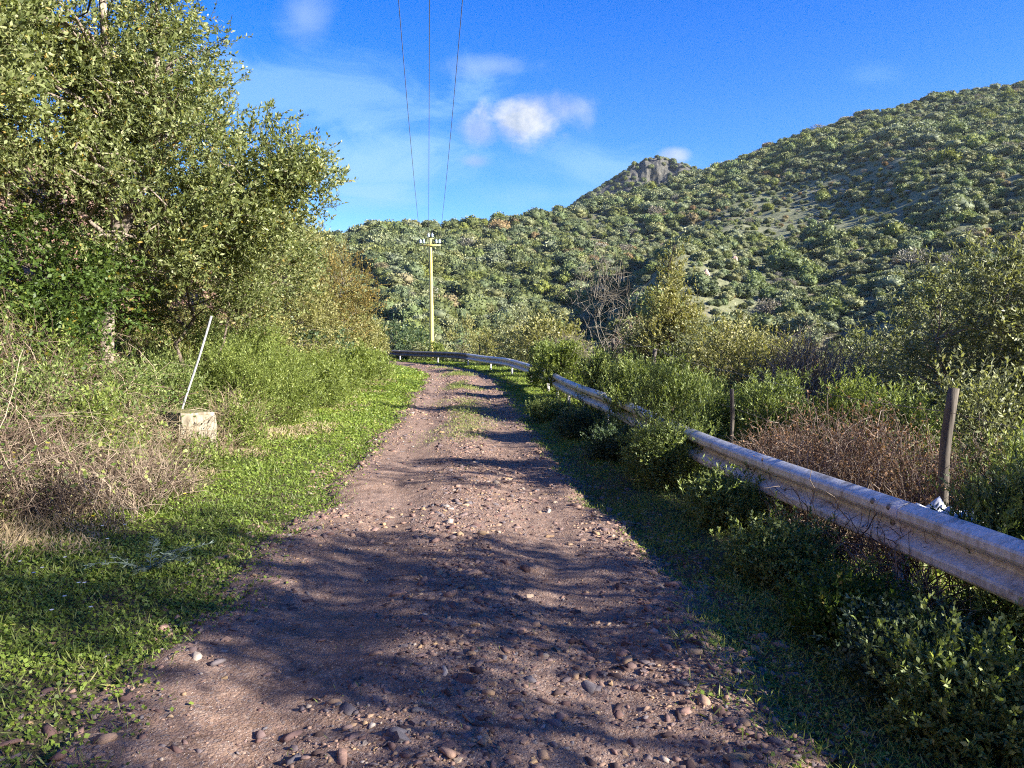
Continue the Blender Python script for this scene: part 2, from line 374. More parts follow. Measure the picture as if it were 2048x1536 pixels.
# far hillside ground: pale winter grass, soil, scree
m, n = new_mat('hill_ground'); M['hill'] = m
pos = n.node('ShaderNodeNewGeometry').outputs['Position']
f = n.noise(pos, .035, 8, .65); f2 = n.noise(pos, .5, 6, .75)
c = n.ramp(f2, [(.3, (.080, .090, .045)), (.52, (.165, .172, .095)), (.72, (.27, .26, .17))])
c = n.mix(n.sstep(f, .5, .66), c, n.ramp(f2, [(.3, (.075, .060, .040)), (.7, (.21, .165, .115))]))
st = n.node('ShaderNodeTexVoronoi', {'Vector': pos, 'Scale': 1.1, 'Randomness': 1.0})
c = n.mix(n.math('MULTIPLY', n.sstep(st.outputs['Distance'], .28, .18), n.sstep(n.noise(pos, .06, 3, .5), .55, .62)), c, (.40, .36, .31))
out(n, n.node('ShaderNodeBsdfPrincipled', {'Base Color': c, 'Roughness': .95, 'Specular IOR Level': .1, 'Normal': bump(n, f2, .8, .6)}))
m, n = new_mat('crag_rock'); M['crag'] = m
pos = n.node('ShaderNodeNewGeometry').outputs['Position']
v = n.node('ShaderNodeMapping', {0: pos, 3: (1, 1, .35)}).outputs[0]
f = n.noise(v, .09, 9, .7); f2 = n.noise(v, .5, 6, .7)
c = n.ramp(f2, [(.3, (.040, .042, .036)), (.5, (.085, .082, .068)), (.75, (.18, .16, .13))])
out(n, n.node('ShaderNodeBsdfPrincipled', {'Base Color': c, 'Roughness': .9, 'Normal': bump(n, n.math('ADD', f, n.math('MULTIPLY', f2, .3)), 1.0, 6)}))
M['outcrop'] = simple_mat('outcrop_rock', (.24, .20, .17), (.52, .46, .40), .8, .9, .8, .2)
M['outcrop_dim'] = simple_mat('dull_outcrop_rock', (.13, .12, .105), (.34, .31, .28), .9, .9, .8, .3)
M['outcrop_red'] = simple_mat('red_outcrop_rock', (.30, .17, .13), (.55, .40, .33), .8, .9, .8, .2)

# ------------------------------------------------------------------ ground, track, hillside
def polar(r0, r1, nr, na, a0=-math.pi, a1=math.pi):
    r = np.geomspace(r0, r1, nr); a = np.linspace(a0, a1, na + 1); closed = abs(a1 - a0 - 2 * math.pi) < 1e-6
    if closed: a = a[:-1]
    rr, aa = np.meshgrid(r, a, indexing='ij'); X = rr * np.sin(aa); Y = rr * np.cos(aa)
    idx = np.arange(X.size).reshape(X.shape)
    if closed: idx = np.hstack([idx, idx[:, :1]])
    Fq = np.stack([idx[:-1, :-1], idx[:-1, 1:], idx[1:, 1:], idx[1:, :-1]], -1).reshape(-1, 4)[:, ::-1]
    return X.ravel(), Y.ravel(), Fq
X, Y, Fq = polar(.6, 74, 210, 720)
U = road_u(X, Y); Z = height(X, Y, U)
X = np.append(X, 0); Y = np.append(Y, 0); Z = np.append(Z, -.07); U = np.append(U, 0)
k = len(X) - 1; i = np.arange(720); fan = np.stack([np.full(720, k), (i + 1) % 720, i], -1)
bankw = sst(-U, 4.2, 5.6) * (1 - sst(-U, 10, 14))
link('ground', np_mesh('ground', np.stack([X, Y, Z], 1), [Fq, fan], True, {'bank': bankw}, [M['soil']]))['kind'] = 'structure'
X, Y, Fq = polar(72, 1600, 330, 1400)
Z = height(X, Y) - .25 * (1 - sst(np.hypot(X, Y), 72, 76))
link('hillside', np_mesh('hillside', np.stack([X, Y, Z], 1), Fq, True, None, [M['hill']]))['kind'] = 'structure'

def edge_e(x, y, u):
    near_r = .30 * (1 - sst(y, 2.5, 8.5)) * (u > 0) + .12 * (1 - sst(y, 2.5, 8.5)) * (u < 0)
    return np.abs(u) + fbm(x * 1.1, y * 1.1, 4) * .34 + fbm(x * 7, y * 7, 3) * .16 - near_r
def road_z(x, y, u, s):
    rut = -.035 * (np.exp(-((u + .62) / .28) ** 2) + np.exp(-((u - .72) / .28) ** 2)) + .02 * np.exp(-(u / .35) ** 2)
    edge = -sst(edge_e(x, y, u), 1.08, 1.55) * .10
    return .012 + rut + edge + fbm(x * .9, y * .9, 3) * .03 + fbm(x * 4, y * 4, 4) * .026 + fbm(x * 16, y * 16, 3) * .010
ss = np.concatenate([np.arange(-14, 1.5, .25), np.arange(1.5, 9, .035), np.arange(9, 20, .08), np.arange(20, 90, .3)])
uu = np.linspace(-1.95, 1.95, 112); Sg, Ug = np.meshgrid(ss, uu, indexing='ij')
X, Y = su_xy(Sg, Ug); Z = road_z(X, Y, Ug, Sg)
idx = np.arange(X.size).reshape(X.shape); Fq = np.stack([idx[:-1, :-1], idx[:-1, 1:], idx[1:, 1:], idx[1:, :-1]], -1).reshape(-1, 4)
tr = link('dirt_track', np_mesh('dirt_track', np.stack([X.ravel(), Y.ravel(), Z.ravel()], 1), Fq, True, {'wheel': Ug.ravel()}, [M['dirt']])); tr['kind'] = 'structure'

# the crag behind the ridge
def crag():
    nx, ny = 260, 120
    cy = 560.; xa, xb = P(1120, 400, cy).x, P(1560, 400, cy).x
    gx, gy = np.meshgrid(np.linspace(xa, xb, nx), np.linspace(-1, 1, ny), indexing='ij')
    x = gx; y = cy + gy * 75
    px = 1024 + F_PX * x / cy
    top = np.interp(px, [1120, 1150, 1165, 1200, 1235, 1262, 1290, 1315, 1340, 1365, 1400, 1450, 1560], [436, 410, 397, 378, 357, 339, 329, 326, 331, 340, 350, 364, 400])
    zt = CAMZ + (HZ - top - 5) / F_PX * cy
    rocky = np.exp(-((px - 1290) / 56) ** 2)
    fall = sst(np.abs(gy), .06, .95)
    cliff = sst(-gy, .10, .26) * rocky * 17 * (1 + .8 * fbm(x * .12, y * .05, 3))
    z = zt - fall * 60 - cliff + fbm(x * .05, y * .05, 4) * 7 * (.2 + fall) + np.abs(fbm(x * .16, y * .10, 4)) * 7 * rocky
    y = y + (fbm(x * .10, z * .06, 4) * 9) * rocky
    idx = np.arange(x.size).reshape(x.shape)
    Fq = np.stack([idx[:-1, :-1], idx[1:, :-1], idx[1:, 1:], idx[:-1, 1:]], -1).reshape(-1, 4)
    o = link('rocky_peak', np_mesh('rocky_peak', np.stack([x.ravel(), y.ravel(), z.ravel()], 1), Fq, False, None, [M['crag']])); o['kind'] = 'structure'
    return x.ravel(), y.ravel(), z.ravel(), gy.ravel(), rocky.ravel()
CR = crag()

# ------------------------------------------------------------------ far bushes
def bush_mesh(name, mat, seed, lobes=6, nl=900, size=.17, flat=.75, bare=0):
    r = np.random.default_rng(seed); g = Geo()
    C = unit(r.normal(size=(lobes, 3)) * np.array([1, 1, .6])) * r.uniform(.3, .55, (lobes, 1)); C[:, 2] = np.abs(C[:, 2]) * .9 + .35
    C[0] = (0, 0, .45); rad = r.uniform(.38, .6, lobes); rad[0] = .62
    V, Fi = ICO2
    for c, q in zip(C, rad):
        if bare: continue
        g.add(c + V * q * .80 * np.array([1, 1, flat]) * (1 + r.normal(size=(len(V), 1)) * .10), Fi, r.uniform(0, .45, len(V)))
    k = r.integers(0, lobes, nl); d = unit(r.normal(size=(nl, 3)) + np.array([0, 0, .25]))
    O = C[k] + d * rad[k, None] * np.array([1, 1, flat]) * r.uniform(.72, 1.03, (nl, 1))
    O[:, 2] = np.maximum(O[:, 2], .02)
    leaves(g, O, d + r.normal(size=d.shape) * .7, size * r.uniform(.5, 1.3, nl), size * .75 * r.uniform(.5, 1.2, nl), r.random(nl), .15, r=r)
    if bare:
        A = np.zeros((90, 3)) + r.normal(size=(90, 3)) * .05; tubes(g, arcs(A, O[:90], 4, .05, .03, r), np.tile(np.array([.03, .02, .014, .008]), (90, 1)), 3, r.random(90))
    return g.mesh(name, [mat])
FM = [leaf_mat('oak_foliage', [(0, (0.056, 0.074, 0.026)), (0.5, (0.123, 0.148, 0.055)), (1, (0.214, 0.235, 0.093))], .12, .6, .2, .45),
      leaf_mat('wild_olive_foliage', [(0, (0.096, 0.112, 0.053)), (0.5, (0.202, 0.221, 0.106)), (1, (0.327, 0.335, 0.176))], .12, .6, .2, .4),
      leaf_mat('lentisk_foliage', [(0, (0.081, 0.107, 0.031)), (0.5, (0.175, 0.21, 0.062)), (1, (0.276, 0.313, 0.105))], .15, .6, .2, .4),
      leaf_mat('russet_foliage', [(0, (0.146, 0.112, 0.055)), (0.5, (0.248, 0.195, 0.099)), (1, (0.36, 0.291, 0.154))], .12, .7, .1, .4),
      leaf_mat('grey_foliage', [(0, (0.123, 0.112, 0.083)), (0.5, (0.214, 0.195, 0.149)), (1, (0.327, 0.302, 0.242))], .08, .8, .1, .35)]
KINDS = [('evergreen_bush', FM[0], dict(lobes=8, nl=1000, size=.16), 'dark green rounded oak bush on the hillside across the valley', 'bush'),
         ('evergreen_bush', FM[0], dict(lobes=6, nl=900, size=.15, flat=.9), 'dark green rounded oak bush on the hillside across the valley', 'bush'),
         ('olive_bush', FM[1], dict(lobes=6, nl=900, size=.15), 'pale grey-green rounded bush on the hillside across the valley', 'bush'),
         ('olive_bush', FM[1], dict(lobes=9, nl=900, size=.14, flat=.65), 'pale grey-green rounded bush on the hillside across the valley', 'bush'),
         ('leafy_bush', FM[2], dict(lobes=7, nl=900, size=.16), 'fresh green rounded bush on the hillside across the valley', 'bush'),
         ('russet_bush', FM[3], dict(lobes=6, nl=800, size=.15), 'russet brown autumn bush on the hillside across the valley', 'bush'),
         ('bare_bush', FM[4], dict(lobes=6, nl=520, size=.11, bare=1), 'bare grey twiggy bush on the hillside across the valley', 'bush')]
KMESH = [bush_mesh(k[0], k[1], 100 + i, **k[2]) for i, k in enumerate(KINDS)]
KP = np.array([.20, .15, .20, .17, .18, .04, .06])
def hill_points():
    r = np.random.default_rng(21); pts = []
    sp = 2.35
    gx, gy = np.meshgrid(np.arange(-140, 330, sp), np.arange(62, 470, sp)); x = gx.ravel() + r.uniform(-.5, .5, gx.size) * sp; y = gy.ravel() + r.uniform(-.5, .5, gx.size) * sp
    a = np.arctan2(x, y); rr = np.hypot(x, y); px = 1024 + F_PX * np.tan(a); Rc = np.interp(px, RCX, RCR)
    k = (a > -.33) & (a < .72) & (rr > 78) & (rr < Rc + 14) ; x, y, px, rr, Rc = x[k], y[k], px[k], rr[k], Rc[k]
    t = (rr - 75) / (Rc - 75)
    open_ = fbm(x * .030, y * .030, 4) + .55 * sst(px, 1250, 1600) * np.exp(-((t - .5) / .22) ** 2) * (.6 + fbm(x * .05 + 9, y * .02, 3))
    open_ = np.where(t < .42, open_ * .6, open_); keep = r.random(len(x)) < np.clip(.97 - sst(open_, .16, .50) * .55, .52, .97)
    x, y, px, rr, t, open_ = x[keep], y[keep], px[keep], rr[keep], t[keep], open_[keep]
    size = r.lognormal(math.log(1.52), .40, len(x)); size *= np.where(px < 1250, 1.22, 1.0)
    dens = fbm(x * .02 + 40, y * .02, 3)
    size *= np.clip(1 + dens * .7, .6, 1.5); size = np.where(open_ > .25, size * .7, size); size = np.clip(size, .55, 4.4)
    kk = r.choice(len(KINDS), len(x), p=KP)
    rus = fbm(x * .035 + 80, y * .035 + 7, 3); swap = (kk >= 5) & (rus < .02); kk[swap] = r.integers(0, 5, swap.sum())
    oak = (px < 1260) & (r.random(len(x)) < .38); kk[oak] = r.integers(0, 2, oak.sum()); gain = (rus > .33) & (r.random(len(x)) < .16); kk[gain] = 5
    z = height(x, y) - .12 * size
    return x, y, z, size, kk, px
hx, hy, hzv, hs, hk, hpx = hill_points()
# bushes on the crag too
r = np.random.default_rng(5); ci = r.choice(len(CR[0]), 2600, replace=False); cx_, cy_, cz_, ct_, cr_ = (q[ci] for q in CR)
kc = (ct_ < .2) & ((cr_ < .55) | (r.random(2600) < .45) | ((np.abs(ct_) < .12) & (r.random(2600) < .7)))
crs = r.uniform(1.6, 3.0, kc.sum())
PT = np.stack([np.concatenate([hx, cx_[kc]]), np.concatenate([hy, cy_[kc]]), np.concatenate([hzv, cz_[kc] - .4])], 1)
SZ = np.concatenate([hs, crs]); KK = np.concatenate([hk, r.choice(5, kc.sum())]); ROT = r.uniform(0, 6.28, len(SZ))
ppx = 1024 + F_PX * PT[:, 0] / PT[:, 1]; ppy = HZ - F_PX * (PT[:, 2] + SZ - CAMZ) / PT[:, 1]
score = SZ / PT[:, 1] * ((ppx > 720) & (ppx < 2030) & (ppy < 600) & ((ppx < 1760) | (ppy < 470)) & (PT[:, 1] < 500) & (ppy < 640 - 40 * (ppx > 1130)))
order = np.argsort(-score); ind = order[:290]
# make sure every kind occurs among the individuals
kcol = bpy.data.collections.new('hillside_bush_kinds'); COL.children.link(kcol)
done = {}
for i in ind:
    k = int(KK[i]); nm, _, _, lab, cat = KINDS[k]
    zx = ['left of the yellow pole', 'just right of the yellow pole', 'above the curving guardrail', 'below the crag', 'above the pointed tree', 'above the second fence post', 'near the rock pinnacles', 'above the grey twiggy bush', 'below the pale boulders', 'below the hilltop boulder', 'above the olive tree'][int(np.clip((ppx[i] - 700) / 122, 0, 10))]
    zz_ = ['near the skyline', 'high on the hillside', 'on mid hillside', 'low on the hillside', 'at the hill foot'][int(np.clip((ppy[i] - 300 - max(0, 900 - ppx[i]) * .3) / 70, 0, 4))]
    lab = ('large ' if SZ[i] > 2.9 else 'small ' if SZ[i] < 2.1 else '') + lab.split(' on the hillside')[0] + ' ' + zz_ + ', ' + zx
    o = bpy.data.objects.new(nm, KMESH[k]); COL.objects.link(o)
    o.location = PT[i]; o.scale = (SZ[i],) * 3; o.rotation_euler = (0, 0, ROT[i])
    tag(o, lab, cat, 'bushes on the hillside across the valley')
    if k not in done: done[k] = o
kinds_present = sorted(done)
for k in kinds_present: kcol.objects.link(done[k])
names = sorted([(done[k].name, k) for k in kinds_present]); index_of = {k: i for i, (_, k) in enumerate(names)}
rest = np.setdiff1d(np.arange(len(SZ)), ind); rest = rest[np.isin(KK[rest], kinds_present)]
me = bpy.data.meshes.new('hillside_scrub'); me.vertices.add(len(rest)); me.vertices.foreach_set('co', PT[rest].astype(np.float32).ravel())
for nm, val, ty in (('bsize', SZ[rest], 'FLOAT'), ('brot', ROT[rest], 'FLOAT'), ('bkind', np.array([index_of[int(k)] for k in KK[rest]]), 'INT')):
    at = me.attributes.new(nm, ty, 'POINT'); at.data.foreach_set('value', val.astype(np.int32 if ty == 'INT' else np.float32))
scrub = link('hillside_scrub', me); tag(scrub, 'dense mixed evergreen scrub covering the hillside across the valley', 'scrub', kind='stuff')
def gn_scatter(o, col, mat=None):
    ng = bpy.data.node_groups.new('scatter', 'GeometryNodeTree')
    ng.interface.new_socket('Geometry', in_out='INPUT', socket_type='NodeSocketGeometry'); ng.interface.new_socket('Geometry', in_out='OUTPUT', socket_type='NodeSocketGeometry')
    N = ng.nodes; L = ng.links; gi = N.new('NodeGroupInput'); go = N.new('NodeGroupOutput')
    ip = N.new('GeometryNodeInstanceOnPoints'); ci = N.new('GeometryNodeCollectionInfo'); ci.inputs[0].default_value = col
    ci.inputs['Separate Children'].default_value = True; ci.inputs['Reset Children'].default_value = True
    def na(nm, ty):
        a = N.new('GeometryNodeInputNamedAttribute'); a.data_type = ty; a.inputs[0].default_value = nm; return a.outputs[0]
    cx = N.new('ShaderNodeCombineXYZ'); L.new(na('brot', 'FLOAT'), cx.inputs[2])
    er = N.new('FunctionNodeEulerToRotation'); L.new(cx.outputs[0], er.inputs[0])
    L.new(gi.outputs[0], ip.inputs['Points']); L.new(ci.outputs[0], ip.inputs['Instance']); ip.inputs['Pick Instance'].default_value = True
    L.new(na('bkind', 'INT'), ip.inputs['Instance Index']); L.new(er.outputs[0], ip.inputs['Rotation']); L.new(na('bsize', 'FLOAT'), ip.inputs['Scale'])
    L.new(ip.outputs[0], go.inputs[0])
    md = o.modifiers.new('scatter', 'NODES'); md.node_group = ng
gn_scatter(scrub, kcol)

def rock(name, loc, size, mat, label, cat='rock', group=None, seed=0, sub=3):
    r = np.random.default_rng(seed); V, Fi = ico(sub); V = V.copy()
    for _ in range(9):
        nrm = unit(r.normal(size=3)); d = r.uniform(.45, .85); ex = np.maximum(V @ nrm - d, 0); V = V - ex[:, None] * nrm
    V += fbm(V[:, 0] * 2.5 + seed, V[:, 1] * 2.5 + V[:, 2] * 2, 3)[:, None] * .12 * V
    o = link(name, np_mesh(name, V * np.array(size), Fi, False, {'rnd': np.full(len(V), r.random())}, [mat]), None, loc)
    return tag(o, label, cat, group)
def on_hill(px, py, dmin=80, dmax=420):
    prev = None
    for d in np.arange(dmin, dmax, 1.5):
        p = P(px, py, d)
        if hz(p.x, p.y) > p.z: return p
    return P(px, py, 200)
for (px, py, w_, h_, mt, lab) in [(1910, 270, 10, 24, 'outcrop_dim', 'tall pale grey boulder jutting from scrub near the hilltop on the right'),
                             (1468, 522, 7, 17, 'outcrop_red', 'upright pinkish rock pinnacle on the mid slope, higher of two'),
                             (1411, 548, 8, 15, 'outcrop_red', 'blocky reddish rock pinnacle on the mid slope, lower of two'),
                             (1455, 556, 6, 6, 'outcrop', 'small pale boulder below the two reddish pinnacles'),
                             (1296, 437, 5, 8, 'outcrop_red', 'small brown rock spike on the slope below the crag')]:
    p = on_hill(px, py); s_ = p.y / F_PX
    rock('rock_outcrop', (p.x, p.y - 1, p.z), (w_ * s_ * .9, w_ * s_ * .9, h_ * s_ * .9), M[mt], lab, 'rock', None, int(px), 3)
for i_, (px, py) in enumerate([(1685, 383), (1705, 386), (1728, 384), (1745, 381), (1775, 384), (1803, 382), (1812, 388), (1880, 392), (1925, 390), (1870, 420)]):
    p = on_hill(px, py); s_ = p.y / F_PX
    rock('boulder', (p.x, p.y - .5, p.z + .4), (7 * s_, 6 * s_, 4 * s_), M['outcrop'], 'small pale boulder in the scattered line across the upper slope', 'boulder', 'pale boulders in a line across the upper slope', 40 + i_, 2)

# ------------------------------------------------------------------ plants
def plant(name, label, cat, base, blobs, mat, nclu=40, spr=14, slen=.4, nleaf=10, leaf=(.05, .022), up=.5, outw=.8, trunk=None, tr=.06,
          bark='bark', group=None, seed=1, crad=.3, twig=.0035, tnames=('trunk', 'crown'), shell=.55, spread=.75, lobs=0, rbias=0.0, droop=0, nbase=1, baser=.05, limbs=True):
    """base: world point. blobs: [(cx,cy,cz,rx,ry,rz)] in local metres. One Empty with a woody part and a leafy part."""
    r = np.random.default_rng(seed); root = empty(name, base); tag(root, label, cat, group)
    B = np.array(blobs, float); vol = np.prod(B[:, 3:], 1) ** .75; k = r.choice(len(B), nclu, p=(vol / vol.sum() + .02) / (1 + .02 * len(B)))
    d = unit(r.normal(size=(nclu, 3))); q = r.uniform(shell, 1, (nclu, 1)) ** .6
    C = B[k, :3] + d * q * B[k, 3:]
    C[:, 2] = np.maximum(C[:, 2], .03)
    g = Geo(); gl = Geo()
    # trunks
    nodes = []
    tops = trunk if trunk is not None else [tuple(B[i, :3]) for i in range(len(B))]
    for j, tp in enumerate(tops):
        ang = r.uniform(0, 6.28); bs = np.array([math.cos(ang) * baser * min(j, 1), math.sin(ang) * baser * min(j, 1), -.15]) if not (hasattr(tp[0], '__len__')) else None
        if bs is None: pl = np.array(tp, float)
        else:
            tp = np.array(tp, float); pl = arcs(bs[None], tp[None], 7, .04, .03, r)[0]
        pl = spline(pl, .12); K = 9; ix = np.linspace(0, len(pl) - 1, K).astype(int); pl = pl[ix]
        rad = np.linspace(tr, tr * .3, K) * (1 if j == 0 else .55); rad[0] *= 1.3
        tubes(g, pl[None], rad[None], 7); nodes.append((pl[1:], rad[1:]))
    NP = np.vstack([a for a, b in nodes]); NR = np.concatenate([b for a, b in nodes])
    if limbs:
        dd = np.linalg.norm(C[:, None] - NP[None], axis=2) + 1.5 * np.maximum(NP[None, :, 2] - C[:, None, 2] + .1, 0)
        j = dd.argmin(1); A = NP[j]; r0 = np.minimum(NR[j] * .55, .012 + .022 * np.linalg.norm(C - A, axis=1))
        Pn = arcs(A, C, 6, .10, .035, r); tubes(g, Pn, r0[:, None] * np.linspace(1, .25, 6)[None], 4)
    # sprigs
    ns = nclu * spr; ck = np.repeat(np.arange(nclu), spr)
    cen = B[k[ck], :3]; outd = unit(C[ck] - cen + 1e-4)
    O = C[ck] + r.normal(size=(ns, 3)) * crad * .5
    D = unit(outd * outw + np.array([0, 0, up]) + r.normal(size=(ns, 3)) * spread)
    L = slen * r.uniform(.5, 1.25, ns)
    st = O - D * L[:, None] * .35
    if droop: D = D - np.array([0, 0, droop])
    low = (st[:, 2] < .0); st[low, 2] = 0.0
    en = st + D * L[:, None]; en[:, 2] = np.maximum(en[:, 2], .02)
    Pn = arcs(st, en, 4, .06, .02, r)
    if twig: tubes(gl if nleaf > 3 else g, Pn, np.full(ns, twig)[:, None] * np.array([1.3, 1, .7, .4])[None], 3, r.random(ns) * (.3 if nleaf > 3 else 1))
    if nleaf:
        nL = ns * nleaf; sk = np.repeat(np.arange(ns), nleaf)
        t = np.tile((np.arange(nleaf) + .5) / nleaf, ns) * .85 + .15 + r.uniform(-.04, .04, nL); t = np.clip(t, 0, 1) * 2.999
        i0 = t.astype(int); fr = (t - i0)[:, None]; Lp = Pn[sk, i0] * (1 - fr) + Pn[sk, i0 + 1] * fr
        Dd = unit(Pn[sk, 3] - Pn[sk, 0]); rd = unit(r.normal(size=(nL, 3))); side = unit(np.cross(Dd, rd))
        ld = unit(Dd * .75 + side * .8 + np.array([0, 0, .12]))
        clr = np.clip(r.normal(.45, .22, nL) + np.repeat(r.normal(0, .10, ns), nleaf) + np.repeat(np.repeat(r.normal(0, .07, nclu), spr), nleaf) + rbias, 0, .999)
        sz = r.uniform(.6, 1.25, nL)
        leaves(gl, Lp, ld, leaf[0] * sz, leaf[1] * sz, clr, .2, r=r)
    link(tnames[0], g.mesh(name + '_' + tnames[0], [M[bark] if bark in M else bark], False), root)
    if nleaf: link(tnames[1], gl.mesh(name + '_' + tnames[1], [M[mat]]), root)
    return root
def gp(x, y): return (x, y, hz(x, y))
def atg(px, d): # ground point under a photo column at depth d
    x = (px - 1024) / F_PX * d; return gp(x, d)

SB = ('stems', 'foliage')
# --- left bank trees
b = gp(-5.3, 10.0)
plant('evergreen_tree', 'tall evergreen tree with pale forked trunk on the left bank, branch reaching over the track', 'tree', b,
      [(-.75, .2, 4.9, 2.1, 1.8, 1.9), (-.2, .4, 5.4, 1.2, 1.3, 1.8), (-1.6, 0, 3.6, 2.0, 1.6, 1.5), (1.05, .6, 3.0, 1.45, 1.5, 1.1), (.2, -.3, 2.4, 1.7, 1.3, .9), (1.8, .7, 2.9, .65, .6, .38), (1.6, .6, 2.5, .8, .7, .5), (2.45, .7, 3.15, .36, .35, .15), (2.1, .7, 3.0, .35, .4, .2), (.75, .4, 4.0, .8, .9, .7)], 'tree_leaf',
      nclu=560, spr=18, slen=.40, nleaf=15, leaf=(.060, .027), tr=.11, bark='bark_light', seed=11, crad=.34,
      trunk=[[(0, 0, -.2), (.05, 0, 1.2), (.2, .1, 2.4), (.12, .1, 3.6), (.15, 0, 4.8), (.1, 0, 6.0)], [(.18, .1, 2.2), (.6, .1, 3.0), (.7, .2, 4.2), (.7, .3, 5.8)], [(.1, 0, 1.4), (.8, .2, 2.1), (1.5, .5, 2.6), (2.5, .7, 3.15)], [(0, 0, 1.0), (-.8, -.1, 2.2), (-1.6, 0, 3.4), (-2.2, 0, 4.6)]])
b = gp(-7.0, 8.2)
plant('evergreen_tree', 'dense evergreen tree filling the left edge above the dry brambles', 'tree', b,
      [(0, 0, 3.4, 2.0, 1.8, 2.2), (.9, -.3, 2.3, 1.4, 1.2, 1.1), (.5, .2, 4.6, 1.7, 1.4, 1.5)], 'tree_leaf', nclu=300, spr=17, slen=.40, nleaf=12, leaf=(.066, .034), tr=.10, seed=12, crad=.32)
b = gp(-8.6, 14.5)
plant('evergreen_tree', 'evergreen tree on the bank behind the forked tree', 'tree', b,
      [(0, 0, 2.8, 2.2, 2, 2.2), (1.8, .2, 1.5, 1.5, 1.5, 1.3)], 'tree_leaf', nclu=170, spr=14, slen=.45, nleaf=10, leaf=(.085, .04), tr=.10, seed=13, crad=.4, rbias=-.05)
b = gp(-4.9, 11.5)
plant('lentisk_bush', 'low leafy bush hanging over the red bank behind the tilted pole', 'bush', b,
      [(.1, 0, 2.0, 1.3, 1.0, .75), (-1.1, 0, 2.0, 1.0, 1, .8), (.9, .8, 2.2, .8, .8, .9)], 'tree_leaf', nclu=110, spr=15, slen=.34, nleaf=11, leaf=(.055, .028), tr=.05, seed=14, tnames=SB, crad=.3)
b = gp(-6.0, 17.2)
plant('phillyrea_bush', 'large rounded yellowish green bush on the bank beside the track', 'bush', b,
      [(0, 0, 1.9, 1.6, 1.9, 1.6), (.9, .6, 1.1, 1.0, 1.4, 1.3), (-.8, .8, 2.9, 1.4, 1.5, 1.2), (.4, -1, 1.0, .9, .9, .9), (.3, .3, 3.0, 1.0, 1.2, .8)], 'yellow_olive', nclu=290, spr=18, slen=.36, nleaf=11, leaf=(.062, .028), tr=.06, seed=15, tnames=SB, shell=.75, crad=.3)
b = gp(-6.8, 23)
plant('phillyrea_bush', 'yellowish green bush on the bank behind the largest rounded one', 'bush', b,
      [(0, 0, 2.2, 1.7, 2.0, 1.9), (1.0, .6, 1.2, 1.2, 1.8, 1.4)], 'yellow_olive', nclu=150, spr=15, slen=.42, nleaf=9, leaf=(.085, .04), tr=.06, seed=16, tnames=SB, shell=.75, crad=.35)
b = gp(-5.3, 21.5)
plant('yellow_tree', 'thin half-bare tree with yellow leaves leaning out from the left bank', 'tree', b,
      [(.5, 0, 2.6, .9, .9, .9), (.9, 0, 1.8, .7, .7, .6)], 'yellow', nclu=60, spr=10, slen=.5, nleaf=4, leaf=(.06, .035), tr=.045, bark='greytwig', seed=17, twig=.007, crad=.4)
for (px, d, hgt, wid, sd_, mt, lab) in [(722, 33, 2.3, 1.1, 31, 'bright', 'tall feathery green bush at the bend left of the yellow pole'),
        (735, 29, 1.7, 1.2, 32, 'yellow_olive', 'olive green bush below the half-bare yellow tree'),
        (690, 25, 1.5, 1.2, 33, 'yellow_olive', 'low olive bush at the foot of the bank halfway to the bend'),
        (640, 20.5, 1.5, 1.1, 34, 'dark', 'dull green bush at the foot of the bank, in front of the rounded bushes'),
        (712, 38, 1.9, 1.3, 35, 'bright', 'last green bush on the inside of the bend')]:
    x, y, z = atg(px, d); 
    plant('roadside_bush', lab, 'bush', (x - .5, y, hz(x - .5, y)), [(0, 0, hgt * .5, wid, wid, hgt * .5), (.4, -.2, hgt * .3, wid * .8, wid * .8, hgt * .3)], mt,
          nclu=70, spr=14, slen=.4, nleaf=8, leaf=(.10, .045), tr=.04, seed=sd_, tnames=SB, shell=.7, crad=.35)
# bright feathery shrubs along the foot of the bank
low = [(460, 11.2, 1.25, .65, 'bright green feathery shrub just behind the concrete block'), (545, 12.2, 1.15, .7, 'bright green feathery shrub second from the concrete block'),
       (505, 13.6, 1.45, .8, 'tall bright feathery shrub set back behind the two nearest the block'), (610, 14.8, 1.05, .8, 'bright green feathery shrub halfway along the left foot of bank'),
       (660, 17.5, 1.0, .9, 'bright green low shrub below the large rounded bush'), (705, 20.5, 1.0, .95, 'lime green low shrub beside the half-bare yellow tree'),
       (716, 24, .85, .8, 'lime green low shrub near the bend, nearer of two'), (728, 29, .8, .8, 'lime green low shrub near the bend, farther of two'),
       (400, 12.2, 1.5, .7, 'dark feathery shrub behind the tilted white pole'), (325, 10.4, .75, .45, 'green feathery shrub left of the tilted white pole')]
for i, (px, d, hgt, wid, lab) in enumerate(low):
    x, y, z = atg(px, d)
    plant('feathery_shrub', lab, 'shrub', (x, y, z - .05), [(0, 0, hgt * .5, wid, wid, hgt * .5)], 'bright' if i < 8 else 'cistus', nclu=60 + (8 if i < 4 else 0), spr=16, slen=.30, nleaf=12,
          leaf=(.048 * max(1, d / 13), .013 * max(1, d / 11)), up=1.1, outw=.5, tr=.012, seed=50 + i, tnames=SB, shell=.3, crad=.25, twig=.003, nbase=3)

